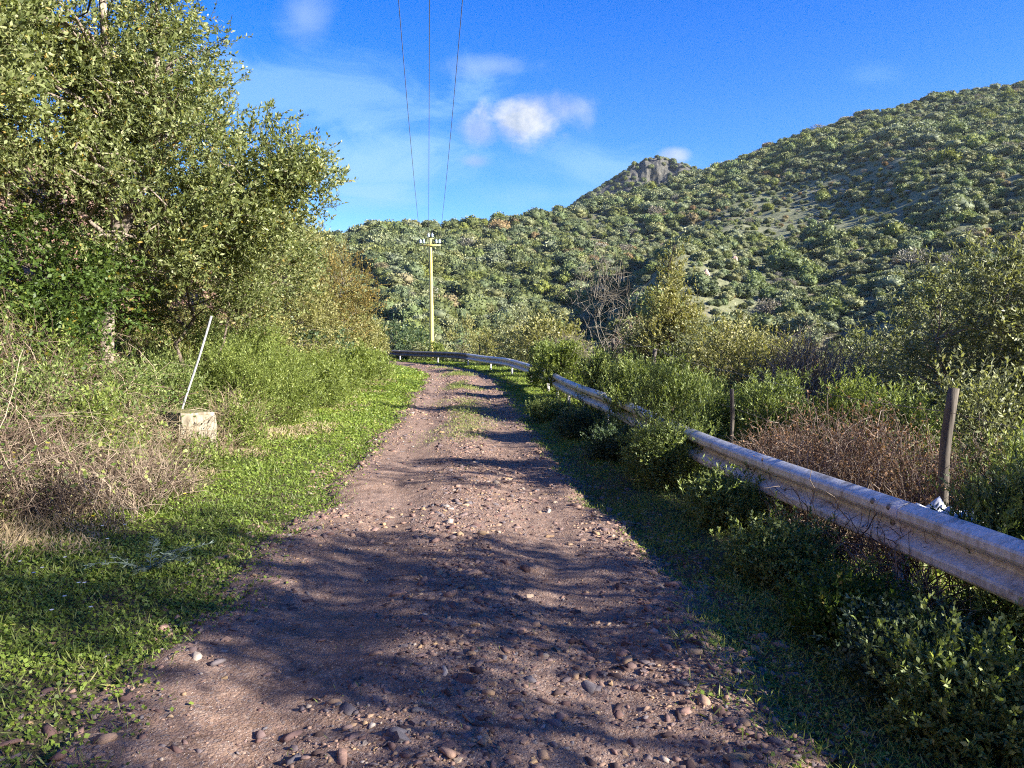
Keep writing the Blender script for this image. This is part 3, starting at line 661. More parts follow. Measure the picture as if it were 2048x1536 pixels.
# --- dead brambles and dry stems on the left
def thicket(name, label, cat, base, ext, N, mat, seed, rad=.0035, length=(.3, .9), leafmat=None, nlv=0, lsz=.04, group=None, upright=.3, leafmat2=None):
    r = np.random.default_rng(seed); root = empty(name, base); tag(root, label, cat, group); g = Geo()
    ex = np.array(ext)
    A = r.uniform(-1, 1, (N, 3)) * ex * np.array([1, 1, .5]) + np.array([0, 0, ex[2] * .5])
    rr_ = np.hypot(A[:, 0] / ex[0], A[:, 1] / ex[1]); A[:, 2] *= np.clip(1.25 - .75 * rr_ ** 2, .25, 1)
    D = unit(r.normal(size=(N, 3)) * np.array([1, 1, .55]) + np.array([0, 0, upright])); Lg = r.uniform(*length, N)[:, None]
    Bq = A + D * Lg; Bq[:, 2] = np.maximum(Bq[:, 2], .0)
    gx = height(A[:, 0] + base[0], A[:, 1] + base[1]) - base[2]; hx_ = height(Bq[:, 0] + base[0], Bq[:, 1] + base[1]) - base[2]
    A[:, 2] += gx; Bq[:, 2] += hx_
    Pn = arcs(A, Bq, 6, .22, .03, r); tubes(g, Pn, (rad * r.uniform(.5, 1.4, N))[:, None] * np.array([1.2, 1.1, 1, .85, .6, .3])[None], 3, r.random(N))
    link('stems', g.mesh(name + '_stems', [M[mat]]), root)
    if nlv:
        gl = Geo(); k = r.integers(0, N, nlv); j = r.integers(1, 6, nlv); O = Pn[k, j]
        leaves(gl, O, unit(r.normal(size=(nlv, 3)) + np.array([0, 0, .3])), lsz * r.uniform(.6, 1.3, nlv), lsz * .6 * r.uniform(.6, 1.3, nlv), r.random(nlv), r=r)
        link('leaves', gl.mesh(name + '_leaves', [M[leafmat]]), root)
    return root
thicket('bramble_thicket', 'grey-brown dead bramble tangle over the old wall at the left edge', 'bramble', gp(-4.3, 6.2), (.65, .9, .45), 1700, 'drytwig', 61, .0023, (.3, 1.0), 'bramble', 2200, .04)
thicket('bramble_thicket', 'tall pale dead bramble heap under the evergreen tree, highest on the left', 'bramble', gp(-5.2, 7.7), (.9, .9, .75), 1900, 'drytwig', 62, .0026, (.3, 1.1), 'bramble', 7500, .052)
thicket('bramble_thicket', 'straw-coloured bramble tangle left of the concrete block', 'bramble', gp(-4.3, 8.1), (.65, .8, .36), 1900, 'straw', 63, .0022, (.2, .7), 'bramble', 3600, .042)
thicket('bramble_thicket', 'bramble tangle with fresh leaves behind the concrete block', 'bramble', gp(-5.1, 9.3), (.8, .7, .6), 800, 'drytwig', 64, .0035, (.3, 1.0), 'bramble', 3500, .05)
thicket('dry_stalks', 'thin straw stalks standing in front of the concrete block', 'dry grass', gp(-3.7, 8.9), (.35, .4, .14), 500, 'straw', 65, .0024, (.2, .55), None, 0, upright=1.0)
thicket('dry_stalks', 'pale upright stalks just right of the concrete block', 'dry grass', gp(-3.7, 10.2), (.3, .4, .34), 420, 'straw', 66, .0026, (.25, .6), None, 0, upright=1.3)
thicket('dry_stalks', 'grey seed stalks in shade at the foot of the old wall', 'dry grass', gp(-3.35, 6.4), (.45, .8, .3), 1300, 'drytwig', 67, .0022, (.2, .5), 'grass', 400, .05, upright=.9)
b = gp(-5.6, 8.9)
plant('bramble_bush', 'fresh bright green bramble bush hanging below the evergreen trees', 'bramble', b, [(0, 0, 1.45, .95, .7, .55), (.7, -.2, 1.1, .6, .5, .4), (-.9, 0, 1.3, .6, .6, .5)], 'bramble', nclu=80, spr=13, slen=.4, nleaf=10, leaf=(.052, .034), tr=.02, seed=68, tnames=SB, crad=.3, droop=.3, up=.1)

for i, (x, y, hgt, wid, mt, nl, lab) in enumerate([(-4.7, 7.0, 1.0, .55, 'cistus', 55, 'leafy green weed pushing up through the brambles, nearest the left edge'), (-4.1, 7.6, .75, .4, 'bright', 36, 'yellow-green weed in the middle of the brambles'),
        (-5.2, 8.3, 1.3, .6, 'bright', 60, 'tall green weed at the back of the brambles under the evergreen trees'), (-4.5, 8.9, .9, .45, 'cistus', 40, 'green weed between the brambles and the concrete block'), (-3.75, 6.9, .4, .3, 'bright', 18, 'low green weed at the front of the brambles'), (-4.9, 6.2, .95, .5, 'cistus', 40, 'green weed above the old wall at the left edge'),
        (-3.45, 9.7, .5, .3, 'bright', 26, 'small green weed just right of the concrete block'), (-3.2, 8.2, .22, .22, 'bright', 10, 'low green weed in front of the concrete block')]):
    plant('weed_clump', lab, 'weed', gp(x, y), [(0, 0, hgt * .55, wid, wid, hgt * .45)], mt, nclu=nl, spr=9, slen=.26, nleaf=9, leaf=(.045, .018), up=1.0, outw=.5, tr=.008, seed=240 + i, tnames=SB, shell=.2, crad=.2, twig=.0025)
# --- concrete block, tilted pole, old wall
def conc_mat():
    m, n = new_mat('weathered_concrete')
    geo = n.node('ShaderNodeNewGeometry'); pos = n.node('ShaderNodeTexCoord').outputs['Object']
    st = n.node('ShaderNodeMapping', {0: pos, 3: (14, 14, 1.2)}).outputs[0]
    f = n.noise(pos, 5, 8, .7); s = n.noise(st, 1.0, 5, .6)
    c = n.ramp(f, [(.3, (.12, .10, .07)), (.5, (.27, .235, .17)), (.72, (.44, .40, .32))])
    c = n.mix(n.math('MULTIPLY', n.sstep(s, .45, .62), .75), c, (.13, .10, .06))
    nz = n.node('ShaderNodeSeparateXYZ', {0: geo.outputs['True Normal']}).outputs[2]
    moss = n.math('MULTIPLY', n.sstep(nz, .5, .8), n.sstep(f, .3, .5))
    c = n.mix(moss, c, n.ramp(n.noise(pos, 30, 5), [(.35, (.06, .055, .02)), (.65, (.19, .175, .05))]))
    out(n, n.node('ShaderNodeBsdfPrincipled', {'Base Color': c, 'Roughness': .92, 'Normal': bump(n, n.noise(pos, 25, 8, .7), .6, .02)}))
    return m
M['concrete'] = conc_mat()
def conc_box(name, w_, d_, h_, loc, rz, label, cat, jit=.02, sub=10, taper=0):
    V, Fi = [], []
    import bmesh
    bm = bmesh.new(); bmesh.ops.create_cube(bm, size=1); bmesh.ops.bevel(bm, geom=bm.edges[:], offset=.035, segments=2, affect='EDGES')
    bmesh.ops.subdivide_edges(bm, edges=[e for e in bm.edges if e.calc_length() > .2], cuts=sub, use_grid_fill=True)
    for v in bm.verts:
        n_ = float(fbm(v.co.x * 5 + v.co.z * 3, v.co.y * 5 + v.co.z * 4, 3)); v.co *= 1 + n_ * jit * 2.5
        t_ = .5 - v.co.z
        v.co.x *= w_ * (1 + taper * t_); v.co.y *= d_ * (1 + taper * t_); v.co.z = (v.co.z + .5) * h_
    me = bpy.data.meshes.new(name); bm.to_mesh(me); bm.free(); me.materials.append(M['concrete'])
    o = link(name, me, None, loc); o.rotation_euler = (0, R(2), rz); return tag(o, label, cat)
bx_ = P(383, 915, 9.6)
conc_box('concrete_block', .44, .60, .80, (-3.86, 9.0, hz(-3.82, 9.0) - .29), R(50), 'weathered concrete block with mossy top beside the track', 'concrete block', taper=.12)
conc_box('old_wall', .35, 2.0, .66, (-4.25, 6.35, hz(-4.25, 6.3) - .38), R(6), 'crumbling low concrete wall behind dead brambles at the left edge', 'wall', .03)
m, n = new_mat('pale_plastic'); M['plastic'] = m
pos = n.node('ShaderNodeTexCoord').outputs['Object']
out(n, n.node('ShaderNodeBsdfPrincipled', {'Base Color': n.ramp(n.noise(pos, 12, 5, .7), [(.35, (.20, .20, .20)), (.6, (.42, .42, .41))]), 'Roughness': .5}))
g = Geo(); p0 = P(366, 812, 9.25); p1 = P(398, 715, 9.3); p2 = P(423, 632, 9.4)
pl = spline([tuple(p0 - Vector((.06, 0, .25))), tuple(p0), tuple(p1), tuple(p2)], .05) - np.array(p0)
ix = np.linspace(0, len(pl) - 1, 14).astype(int); tubes(g, pl[ix][None], np.full((1, 14), .0135), 10, cap=True)
o = tag(link('marker_pole', g.mesh('marker_pole', [M['plastic']], True), None, p0), 'slim pale grey pole tilted to the right behind the mossy concrete block', 'pole')
# ------------------------------------------------------------------ guardrail
m, n = new_mat('galvanised_steel'); M['steel'] = m
pos = n.node('ShaderNodeNewGeometry').outputs['Position']
v = n.node('ShaderNodeMapping', {0: pos, 3: (5, 5, 1.2)}).outputs[0]
f = n.noise(pos, 7, 7, .7); s = n.noise(v, 4, 6, .7, dist=1.2); fr = n.noise(pos, 90, 3, .6)
c = n.ramp(f, [(.3, (.44, .43, .40)), (.7, (.64, .63, .60))])
c = n.mix(n.math('MULTIPLY', n.sstep(s, .42, .7), .6), c, (.38, .33, .255))
c = n.mix(n.math('MULTIPLY', n.sstep(s, .58, .40), .5), c, (.74, .72, .68))
c = n.mix(n.math('MULTIPLY', n.sstep(n.noise(pos, 2.2, 8, .75), .56, .66), .75), c, (.17, .145, .11))
rg = n.ramp(f, [(.3, .48), (.7, .72)])
out(n, n.node('ShaderNodeBsdfPrincipled', {'Base Color': c, 'Roughness': rg, 'Metallic': .22, 'Normal': bump(n, n.math('ADD', f, n.math('MULTIPLY', fr, .2)), .25, .01)}))
M['steel_dull'] = simple_mat('tarnished_steel', (.10, .095, .085), (.22, .205, .18), 4, .7, .2, .01, .2)  # darker grey-brown steel for the beams at the far bend
M['bolt'] = simple_mat('dull_bolt', (.14, .12, .10), (.28, .26, .24), 30, .55, .2, .002, .6)
RP = spline([(3.3, -9), (2.85, -3), (2.62, 0), (2.36, 3.6), (1.86, 7.6), (1.5, 12), (1.12, 16.6), (.52, 24.5), (-.85, 31.8), (-3.1, 38.3), (-7.0, 43.6), (-12, 47.2), (-18, 49.8)], .1)
RT2 = unit(np.gradient(RP, axis=0)); RL = np.concatenate([[0], np.cumsum(np.linalg.norm(np.diff(RP, axis=0), axis=1))])
def rail_pt(s):
    p = np.array([np.interp(s, RL, RP[:, 0]), np.interp(s, RL, RP[:, 1])]); t = unit(np.array([np.interp(s, RL, RT2[:, 0]), np.interp(s, RL, RT2[:, 1])]))
    return p, t, np.array([-t[1], t[0]])          # point, tangent, normal towards the track (left)
TOPZ = .615
# W profile: (depth towards the track, height)
half = [(-.050, -.014), (-.046, -.002), (-.040, .0), (-.034, -.002), (.022, -.026), (.034, -.034), (.041, -.046), (.042, -.080), (.037, -.092), (.026, -.101), (-.040, -.136), (-.048, -.143), (-.050, -.156)]
prof = np.array(half + [(d, -.312 - h) for d, h in half[-2::-1]])
gr = empty('guardrail', (2.36, 3.6, 0)); tag(gr, 'weathered steel W-beam guardrail curving along the right side of the track', 'guardrail')
org = np.array([2.36, 3.6, 0])
SEG = 4.0; s_off = 1.05                        # joints: one falls near the camera
joints = np.arange(s_off, RL[-1], SEG)
ys = [float(np.interp(s, RL, RP[:, 1])) for s in joints]
# shift the joints so that one sits at the visible splice (about y=4.6)
sj = float(np.interp(4.55, RP[:, 1], RL)); s_first = sj % SEG
joints = np.arange(s_first, RL[-1], SEG)
def zrail(s): return TOPZ + .015 * math.sin(s * .7)
for i in range(len(joints) - 1):
    a, b_ = joints[i] - .16, joints[i + 1] + .16; K = max(8, int((b_ - a) / .15)); off = .0 if i % 2 == 0 else .006
    ring = []
    for s in np.linspace(a, b_, K):
        p, t, nn = rail_pt(s); z = zrail(s)
        ring.append([(p[0] + nn[0] * (d + off), p[1] + nn[1] * (d + off), z + h + off * .5) for d, h in prof])
    V = np.array(ring) - org; idx = np.arange(V.shape[0] * V.shape[1]).reshape(V.shape[:2])
    Fq = np.stack([idx[:-1, :-1], idx[:-1, 1:], idx[1:, 1:], idx[1:, :-1]], -1).reshape(-1, 4)
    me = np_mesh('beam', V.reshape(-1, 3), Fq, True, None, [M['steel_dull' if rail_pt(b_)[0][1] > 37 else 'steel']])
    me.set_sharp_from_angle(angle=R(17)); o = link('beam', me, gr); md = o.modifiers.new('thickness', 'SOLIDIFY'); md.thickness = .004; md.offset = 0
bg_ = Geo(); lathe(bg_, [(.0, -.004), (.020, -.003), (.021, .001), (.017, .007), (.008, .011), (0, .0115)], 12); boltme = bg_.mesh('bolt', [M['bolt']], True)
pg = Geo()
for lo, hi in (((-.045, -.004, -.5), (.045, .004, .60)), ((-.045, .004, -.5), (-.039, .05, .60)), ((.039, .004, -.5), (.045, .05, .60))): box(pg, lo, hi)
postme = pg.mesh('post', [M['steel']])
from mathutils import Quaternion
for i, s in enumerate(joints[:-1]):
    for ds in ((0,) if rail_pt(s)[0][1] > 20 or i == 0 else (0, 2.0)):
        p, t, nn = rail_pt(s + ds); q = p - nn * .075
        o = link('post', postme, gr, (q[0] - org[0], q[1] - org[1], zrail(s + ds) - .635)); o.rotation_euler = (0, 0, math.atan2(t[1], t[0]) + math.pi)
        if p[1] < 20:
            hs_ = [(-.08, -.048), (.08, -.048), (-.08, -.265), (.08, -.265), (0, -.150)] if ds == 0 else [(0, -.150)]
            for (dl, dh) in hs_:
                pp, tt_, n2 = rail_pt(s + ds + dl); dep = .042 if dh != -.150 else -.036; nrm = Vector((n2[0], n2[1], .45 if dh == -.048 else 0)).normalized()
                w_ = Vector((pp[0] + n2[0] * dep - org[0], pp[1] + n2[1] * dep - org[1], zrail(s + ds) + dh + (.012 if dh == -.048 else 0)))
                bo = link('bolt', boltme, gr, w_); bo.rotation_mode = 'QUATERNION'; bo.rotation_quaternion = Vector((0, 0, 1)).rotation_difference(nrm)

# ------------------------------------------------------------------ yellow pole, wires
m, n = new_mat('yellow_paint'); M['yellow_paint'] = m
pos = n.node('ShaderNodeTexCoord').outputs['Object']
out(n, n.node('ShaderNodeBsdfPrincipled', {'Base Color': n.ramp(n.noise(pos, 6, 5, .6), [(.3, (.50, .41, .11)), (.7, (.62, .53, .18))]), 'Roughness': .6}))
M['glass'] = simple_mat('insulator_glass', (.32, .42, .50), (.52, .60, .66), 20, .15, .1, .001)
M['wire'] = simple_mat('wire', (.10, .10, .11), (.16, .16, .17), 30, .6, .1, .001)
pb = P(864, 716, 44.0); pt = P(861, 478, 44.0); bz = hz(pb.x, pb.y)
pole = empty('utility_pole', (pb.x, 44.0, bz)); tag(pole, 'yellow painted power pole with crossarm and glass insulators behind the guardrail', 'utility pole')
H_ = pt.z - bz; lean = pt.x - pb.x
g = Geo(); K = 12; zz = np.linspace(-.6, H_, K); pl = np.stack([zz / H_ * lean, zz * 0, zz], 1); tubes(g, pl[None], np.interp(zz, [-.6, H_], [.155, .075])[None], 16, cap=True)
link('shaft', g.mesh('shaft', [M['yellow_paint']], True), pole)
arm_z = P(861, 491, 44).z - bz; axx = arm_z / H_ * lean
g = Geo(); box(g, (-.60, -.13, -.04), (.60, -.08, .04)); o = link('crossarm', g.mesh('crossarm', [M['yellow_paint']]), pole, (axx, 0, arm_z))
g = Geo(); box(g, (-.17, -.04, -.02), (.17, .04, .02)); link('top_bracket', g.mesh('top_bracket', [M['yellow_paint']]), pole, (lean, 0, H_ + .02))
def insulator():
    g = Geo()
    lathe(g, [(.012, 0), (.012, .06), (.035, .065), (.075, .10), (.08, .125), (.05, .15), (.05, .16), (.07, .185), (.07, .21), (.045, .24), (.03, .25), (.03, .27), (.05, .285), (.035, .30), (.0, .305)], 12)
    return g.mesh('insulator', [M['glass']], True)
im = insulator(); tips = []
for dx, z0, yy_ in ((-.56, arm_z + .04, -.105), (-.37, arm_z + .04, -.105), (.33, arm_z + .04, -.105), (.52, arm_z + .04, -.105), (-.11, H_ + .04, 0), (.10, H_ + .04, 0)):
    xx = axx if z0 < H_ else lean
    link('insulator', im, pole, (xx + dx, yy_, z0)); tips.append((pb.x + xx + dx, 44 + yy_, bz + z0 + .28))
for (tip, px0, lab) in ((tips[0], 797, 'leftmost of the three thin black power lines overhead'), (tips[4], 859, 'middle one of the three thin black power lines'), (tips[3], 925, 'rightmost of the three thin black power lines overhead')):
    A = np.array(tip); B_ = np.array(P(px0, 0, 15.5)); dirn = (B_ - A) / (A[1] - B_[1]); K = 60
    t = np.linspace(0, 1, K); yv = A[1] - t * 60; k2 = (A[1] - yv)
    X_ = A[0] + dirn[0] * k2; q1 = A[1] - 15.5; dz = B_[2] - A[2]
    sagc = .0018; Z_ = A[2] + (dz / q1 + sagc * q1) * k2 - 0; Z_ = A[2] + k2 * (dz / q1 - sagc * q1) + sagc * k2 ** 2
    g = Geo(); pl = np.stack([X_, yv, Z_], 1) - A; tubes(g, pl[None], np.full((1, K), .008), 6)
    tag(link('power_line', g.mesh('power_line', [M['wire']], True), None, A), lab, 'power line', 'power lines running overhead')

# ------------------------------------------------------------------ fence beyond the rail
m, n = new_mat('grey_wood'); M['wood'] = m
pos = n.node('ShaderNodeTexCoord').outputs['Object']; v = n.node('ShaderNodeMapping', {0: pos, 3: (18, 18, 1.4)}).outputs[0]
f = n.noise(v, 2, 6, .7)
out(n, n.node('ShaderNodeBsdfPrincipled', {'Base Color': n.ramp(f, [(.3, (.035, .028, .022)), (.5, (.085, .070, .054)), (.75, (.18, .155, .12))]), 'Roughness': .9, 'Normal': bump(n, f, .8, .01)}))
fence = empty('wire_fence', (3.1, 5.5, 0)); tag(fence, 'barbed wire fence on crooked wooden posts behind the guardrail', 'fence'); fo = np.array([3.1, 5.5, 0])
posts = [((1885, 1010), (1908, 776), 5.5, .037), ((1463, 880), (1463, 778), 8.1, .022), ((1298, 790), (1310, 698), 11.3, .030), ((1222, 760), (1226, 680), 15.5, .030), ((1135, 740), (1140, 690), 26, .04)]
wp = []
for i, (pa, pbb, d, rad) in enumerate(posts):
    a = P(*pa, d); t_ = P(*pbb, d); g = Geo(); gz = hz(a.x, a.y)
    mid = a.lerp(t_, .5) + Vector((-.022 if i == 0 else .01, 0, 0))
    pl = spline([(a.x - .01, a.y, gz - .3), tuple(a), tuple(mid), tuple(t_)], .05) - fo; ix = np.linspace(0, len(pl) - 1, 16).astype(int)
    rr_ = rad * (1 + .10 * fbm(np.arange(16) * .8 + i * 9, np.zeros(16), 2)); tubes(g, pl[ix][None], rr_[None], 12, cap=True)
    link('fence_post', g.mesh('fence_post', [M['wood']], True), fence); wp.append((a, t_, gz))
pts0 = [P(1892, 928, 5.5), P(1463, 815, 8.1), P(1303, 745, 11.3), P(1224, 716, 15.5), P(1137, 712, 26)]
for lvl in (0, .38, -.42):
    pts = [Vector((p.x, p.y, p.z - lvl * .9)) for p in pts0]; pts = [pts[0] + (pts[0] - pts[1]) * 1.2] + pts
    pl = []
    for a, b_ in zip(pts[:-1], pts[1:]):
        for t_ in np.arange(24) / 24: q = a.lerp(b_, t_); pl.append((q.x, q.y, q.z - .16 * t_ * (1 - t_)))
    pl = np.array(pl) - fo; g = Geo(); tubes(g, pl[None], np.full((1, len(pl)), .0022), 4)
    # barbs
    L_ = np.concatenate([[0], np.cumsum(np.linalg.norm(np.diff(pl, axis=0), axis=1))]); sb = np.arange(.1, min(L_[-1], 18), .11)
    C = np.stack([np.interp(sb, L_, pl[:, j]) for j in range(3)], 1); dd = unit(rng.normal(size=C.shape)) * .016
    tubes(g, np.stack([C - dd, C, C + dd], 1), np.full((len(C), 3), .0018), 3)
    link('barbed_wire', g.mesh('barbed_wire', [M['bolt']]), fence)
# far thin posts at the bend
far = empty('stake_fence', tuple(P(960, 720, 47)[:2]) + (0,)); tag(far, 'row of thin pale stakes behind the guardrail at the bend', 'fence'); fl = np.array(far.location)
for px, d, top in ((958, 41, 688), (972, 44, 697), (1092, 36, 690), (925, 47, 700)):
    p = P(px, top, d); gz = hz(p.x, p.y) - .2; g = Geo(); tubes(g, np.array([[(p.x, p.y, gz), (p.x, p.y, (gz + p.z) / 2), (p.x + .03, p.y, p.z)]]) - fl, np.full((1, 3), .035), 7, cap=True)
    link('stake', g.mesh('stake', [M['wood']]), far)
# white plastic scrap behind the rail
g = Geo(); K = 14; gx_, gy_ = np.meshgrid(np.linspace(-.16, .16, K), np.linspace(-.12, .12, K)); zz = np.abs(fbm(gx_ * 9 + 3, gy_ * 9, 4)) * .28 + .05 * np.cos(gx_ * 8)
idx = np.arange(K * K).reshape(K, K); g.add(np.stack([gx_, gy_, zz], -1), np.stack([idx[:-1, :-1], idx[:-1, 1:], idx[1:, 1:], idx[1:, :-1]], -1).reshape(-1, 4))
M['white_plastic'] = simple_mat('white_plastic', (.45, .47, .49), (.62, .62, .62), 10, .35, .3, .01)
p = P(1895, 1045, 4.75); o = tag(link('plastic_sheet', g.mesh('plastic_sheet', [M['white_plastic']]), None, p - Vector((0, 0, .06))), 'crumpled white plastic sheet caught below the nearest wooden post', 'litter')
o.modifiers.new('thickness', 'SOLIDIFY').thickness = .002

# ------------------------------------------------------------------ right side plants
b = gp(6.2, 8.9)
plant('olive_tree', 'grey-green wild olive tree with crooked pale trunk at the right edge', 'tree', b,
      [(-.5, 0, 3.0, 1.1, 1.2, .9), (.5, -.2, 3.3, 1.2, 1.2, 1.0), (-1.1, .2, 2.3, .8, .9, .7), (.8, 0, 2.2, 1.2, 1.2, .9), (-.2, .6, 1.6, 1.1, .8, .6), (1.6, -.5, 2.9, 1.1, 1.2, 1.1)], 'olive_leaf', nclu=380, spr=20, slen=.34, nleaf=13, leaf=(.060, .021), tr=.055,
      bark='bark_light', seed=71, crad=.3, up=.4, spread=.9,
      trunk=[[(-.1, -.4, -.3), (-.3, -.3, .7), (-.75, -.2, 1.45), (-1.05, -.1, 2.0), (-1.3, 0, 2.9)], [(-.7, -.2, 1.4), (-.55, -.1, 2.1), (-.6, 0, 3.2)], [(-.2, -.3, .5), (.5, 0, 1.6), (.9, 0, 2.9)]])
b = gp(6.6, 11.5)
plant('olive_tree', 'smaller wild olive tree behind the crooked one at the right edge', 'tree', b, [(0, 0, 2.6, 1.4, 1.3, 1.1), (-1.3, 0, 2.0, 1.0, 1.0, .9)], 'olive_leaf', nclu=130, spr=15, slen=.36, nleaf=10, leaf=(.065, .022), tr=.07, seed=72, crad=.33)
b = atg(1345, 14.2)
plant('young_tree', 'slim pointed young tree standing above the other roadside shrubs', 'tree', (b[0], b[1], b[2]), [(0, 0, 1.6, .78, .75, .85), (0, 0, 2.4, .42, .42, .55), (0, 0, 3.05, .15, .15, .5), (.35, 0, 1.3, .7, .6, .6)], 'yellow_olive', nclu=200, spr=13, slen=.28, nleaf=11, leaf=(.055, .023), tr=.035, seed=73, crad=.2, up=.8, trunk=[(0, 0, 3.5)], rbias=.05)
b = atg(1195, 18.0)
plant('bare_tree', 'leafless pale twiggy tree beside the slim pointed one', 'tree', b, [(0, 0, 2.0, .85, .8, 1.15), (.1, 0, 2.9, .35, .35, .6)], 'russet', nclu=46, spr=7, slen=.45, nleaf=0, tr=.024, bark='greytwig', seed=74, crad=.35, twig=.0055, up=.7)
b = atg(1262, 16.5)
plant('bare_tree', 'small leafless pinkish bush with a few red leaves right of the pale twiggy tree', 'tree', b, [(0, 0, 1.4, .5, .5, .6)], 'russet', nclu=36, spr=8, slen=.35, nleaf=2, leaf=(.04, .02), tr=.02, bark='redtwig', seed=75, crad=.25, twig=.006, up=.9)
rs = [(1430, 13.0, 1.9, .95, 'olive_leaf', 'grey-green leafy bush right of the slim pointed tree', 76), (1530, 12.2, 1.95, 1.0, 'yellow_olive', 'yellowish leafy bush left of the grey twiggy bush', 77),
      (1475, 10.8, 1.55, .65, 'yellow_olive', 'yellow-green bush around the second fence post', 78), (1740, 12.5, 2.1, 1.1, 'olive_leaf', 'olive-coloured bush between the grey twiggy bush and the olive tree', 79),
      (1840, 13.5, 2.4, 1.2, 'olive_leaf', 'dense olive-coloured bush left behind the olive tree', 80), (1290, 15.5, 1.6, .8, 'olive_leaf', 'dull green bush between the bare tree and the pointed tree', 81),
      (1660, 13.2, 2.0, 1.1, 'yellow_olive', 'yellowish bush behind the grey twiggy bush', 82), (1960, 7.2, 1.5, .8, 'olive_leaf', 'grey-green low bush under the olive tree', 83)]
for px, d, hgt, wid, mt, lab, sd_ in rs:
    b = atg(px, d)
    plant('roadside_bush', lab, 'bush', b, [(0, 0, hgt * .55 + .25, wid, wid * .9, hgt * .5), (.4 * wid, .2, hgt * .4, wid * .7, wid * .7, hgt * .35)], mt, nclu=95, spr=15, slen=.32, nleaf=10, leaf=(.052, .022), tr=.03, seed=sd_, tnames=SB, shell=.55, crad=.28)
for px, d, hgt, wid, lab, sd_ in ((1640, 10.3, 2.15, .85, 'grey leafless twiggy bush in the middle of the right hedge', 84), (1590, 9.7, 1.75, .45, 'thin grey twiggy bush leaning left of the larger grey one', 85), (1130, 27, 1.6, .9, 'far grey twiggy bush near the guardrail bend', 86)):
    b = atg(px, d)
    plant('twiggy_bush', lab, 'bush', b, [(0, 0, hgt * .55, wid, wid * .8, hgt * .45)], 'straw', nclu=90, spr=12, slen=.45, nleaf=2, leaf=(.02, .01), tr=.02, bark='greytwig', seed=sd_, tnames=SB, shell=.5, crad=.3, twig=.0045, up=.6)
# cistus growing through and over the rail
cs = [(1352, 8.5, 2.05, 1.08, .50, 'cistus', 'bright cistus shrub spilling over the guardrail, hiding it'), (1268, 11.0, 1.85, 1.05, .42, 'cistus', 'cistus shrub over the guardrail, second behind the rail gap'), (1330, 12.6, 2.3, 1.2, .7, 'bright', 'light green shrub just behind the second cistus'),
      (1200, 14.0, 1.6, 1.05, .42, 'cistus', 'cistus shrub over the guardrail by the first bare tree'), (1128, 18.5, 1.35, 1.15, .6, 'bright', 'light green shrub over the far part of the guardrail'), (1094, 22, 1.05, 1.1, .55, 'cistus', 'farthest shrub over the guardrail before the bend'),
      (1440, 9.4, 2.45, .9, .45, 'cistus', 'green cistus shrub behind the guardrail, right of the one spilling over it'), (1550, 8.5, 2.9, 1.1, .5, 'cistus', 'green cistus shrub between the middle fence post and russet shrub'), (1690, 7.9, 3.4, 1.25, .50, 'bright', 'light green cistus shrub above the russet shrub'),
      (1800, 7.4, 3.8, 1.35, .55, 'cistus', 'light green cistus shrub left of the nearest wooden post'), (2090, 5.6, 3.9, 1.25, .45, 'cistus', 'green cistus shrub right of the nearest wooden post'), (2085, 4.15, 2.95, .86, .36, 'cistus', 'dark green cistus shrub leaning on the guardrail at the right edge'), (2150, 4.2, 3.1, .9, .45, 'dark', 'dark shrub behind the guardrail beyond the right edge')]
for i, (px, d, xx, hgt, wid, mt, lab) in enumerate(cs):
    x = (px - 1024) / F_PX * d   # (third number is kept for reference)
    plant('cistus_shrub', lab, 'shrub', gp(x, d), [(0, 0, hgt * .52, wid, wid, hgt * .5), (0, 0, hgt * .8, wid * .7, wid * .7, hgt * .28)], mt, nclu=62, spr=15, slen=.24, nleaf=14, leaf=(.046 * max(1, d / 13), .011 * max(1, d / 10)), up=1.2, outw=.6, tr=.012, seed=90 + i, tnames=SB, shell=.4, crad=.2, twig=.003, spread=.5)
# shaded shrubs on the track side of the rail
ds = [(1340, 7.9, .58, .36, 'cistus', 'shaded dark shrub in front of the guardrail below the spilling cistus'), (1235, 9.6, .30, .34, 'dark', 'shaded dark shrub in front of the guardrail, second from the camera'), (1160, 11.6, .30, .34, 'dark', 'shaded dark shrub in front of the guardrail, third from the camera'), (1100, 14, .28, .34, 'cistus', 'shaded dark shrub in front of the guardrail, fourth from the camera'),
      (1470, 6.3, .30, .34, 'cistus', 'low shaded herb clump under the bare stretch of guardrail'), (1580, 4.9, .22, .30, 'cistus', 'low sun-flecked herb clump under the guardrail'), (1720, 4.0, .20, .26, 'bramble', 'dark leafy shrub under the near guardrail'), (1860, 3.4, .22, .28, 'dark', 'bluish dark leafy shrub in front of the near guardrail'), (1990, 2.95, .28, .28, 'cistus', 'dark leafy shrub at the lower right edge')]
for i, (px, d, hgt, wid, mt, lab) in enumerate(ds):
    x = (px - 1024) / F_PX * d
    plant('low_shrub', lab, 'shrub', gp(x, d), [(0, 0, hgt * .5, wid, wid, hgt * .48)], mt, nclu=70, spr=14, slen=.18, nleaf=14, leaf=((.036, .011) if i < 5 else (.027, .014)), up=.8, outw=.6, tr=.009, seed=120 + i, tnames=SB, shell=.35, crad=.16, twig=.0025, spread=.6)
# russet dead cistus
for i, (px, d, ex, lab) in enumerate([(1690, 6.3, (.55, .5, .85), 'russet dead shrub between the guardrail and the middle of the fence'), (1800, 6.0, (.5, .5, .95), 'russet dead shrub just left of the nearest wooden post'), (1990, 5.9, (.65, .5, .95), 'russet dead shrub right of the nearest wooden post'), (1580, 7.2, (.4, .4, .6), 'brown dead shrub, leftmost of the russet ones')]):
    x = (px - 1024) / F_PX * d
    thicket('dead_shrub', lab, 'shrub', gp(x, d), ex, 1500, 'redtwig', 140 + i, .0024, (.15, .45), 'russet', 6500, .024, upright=1.7)
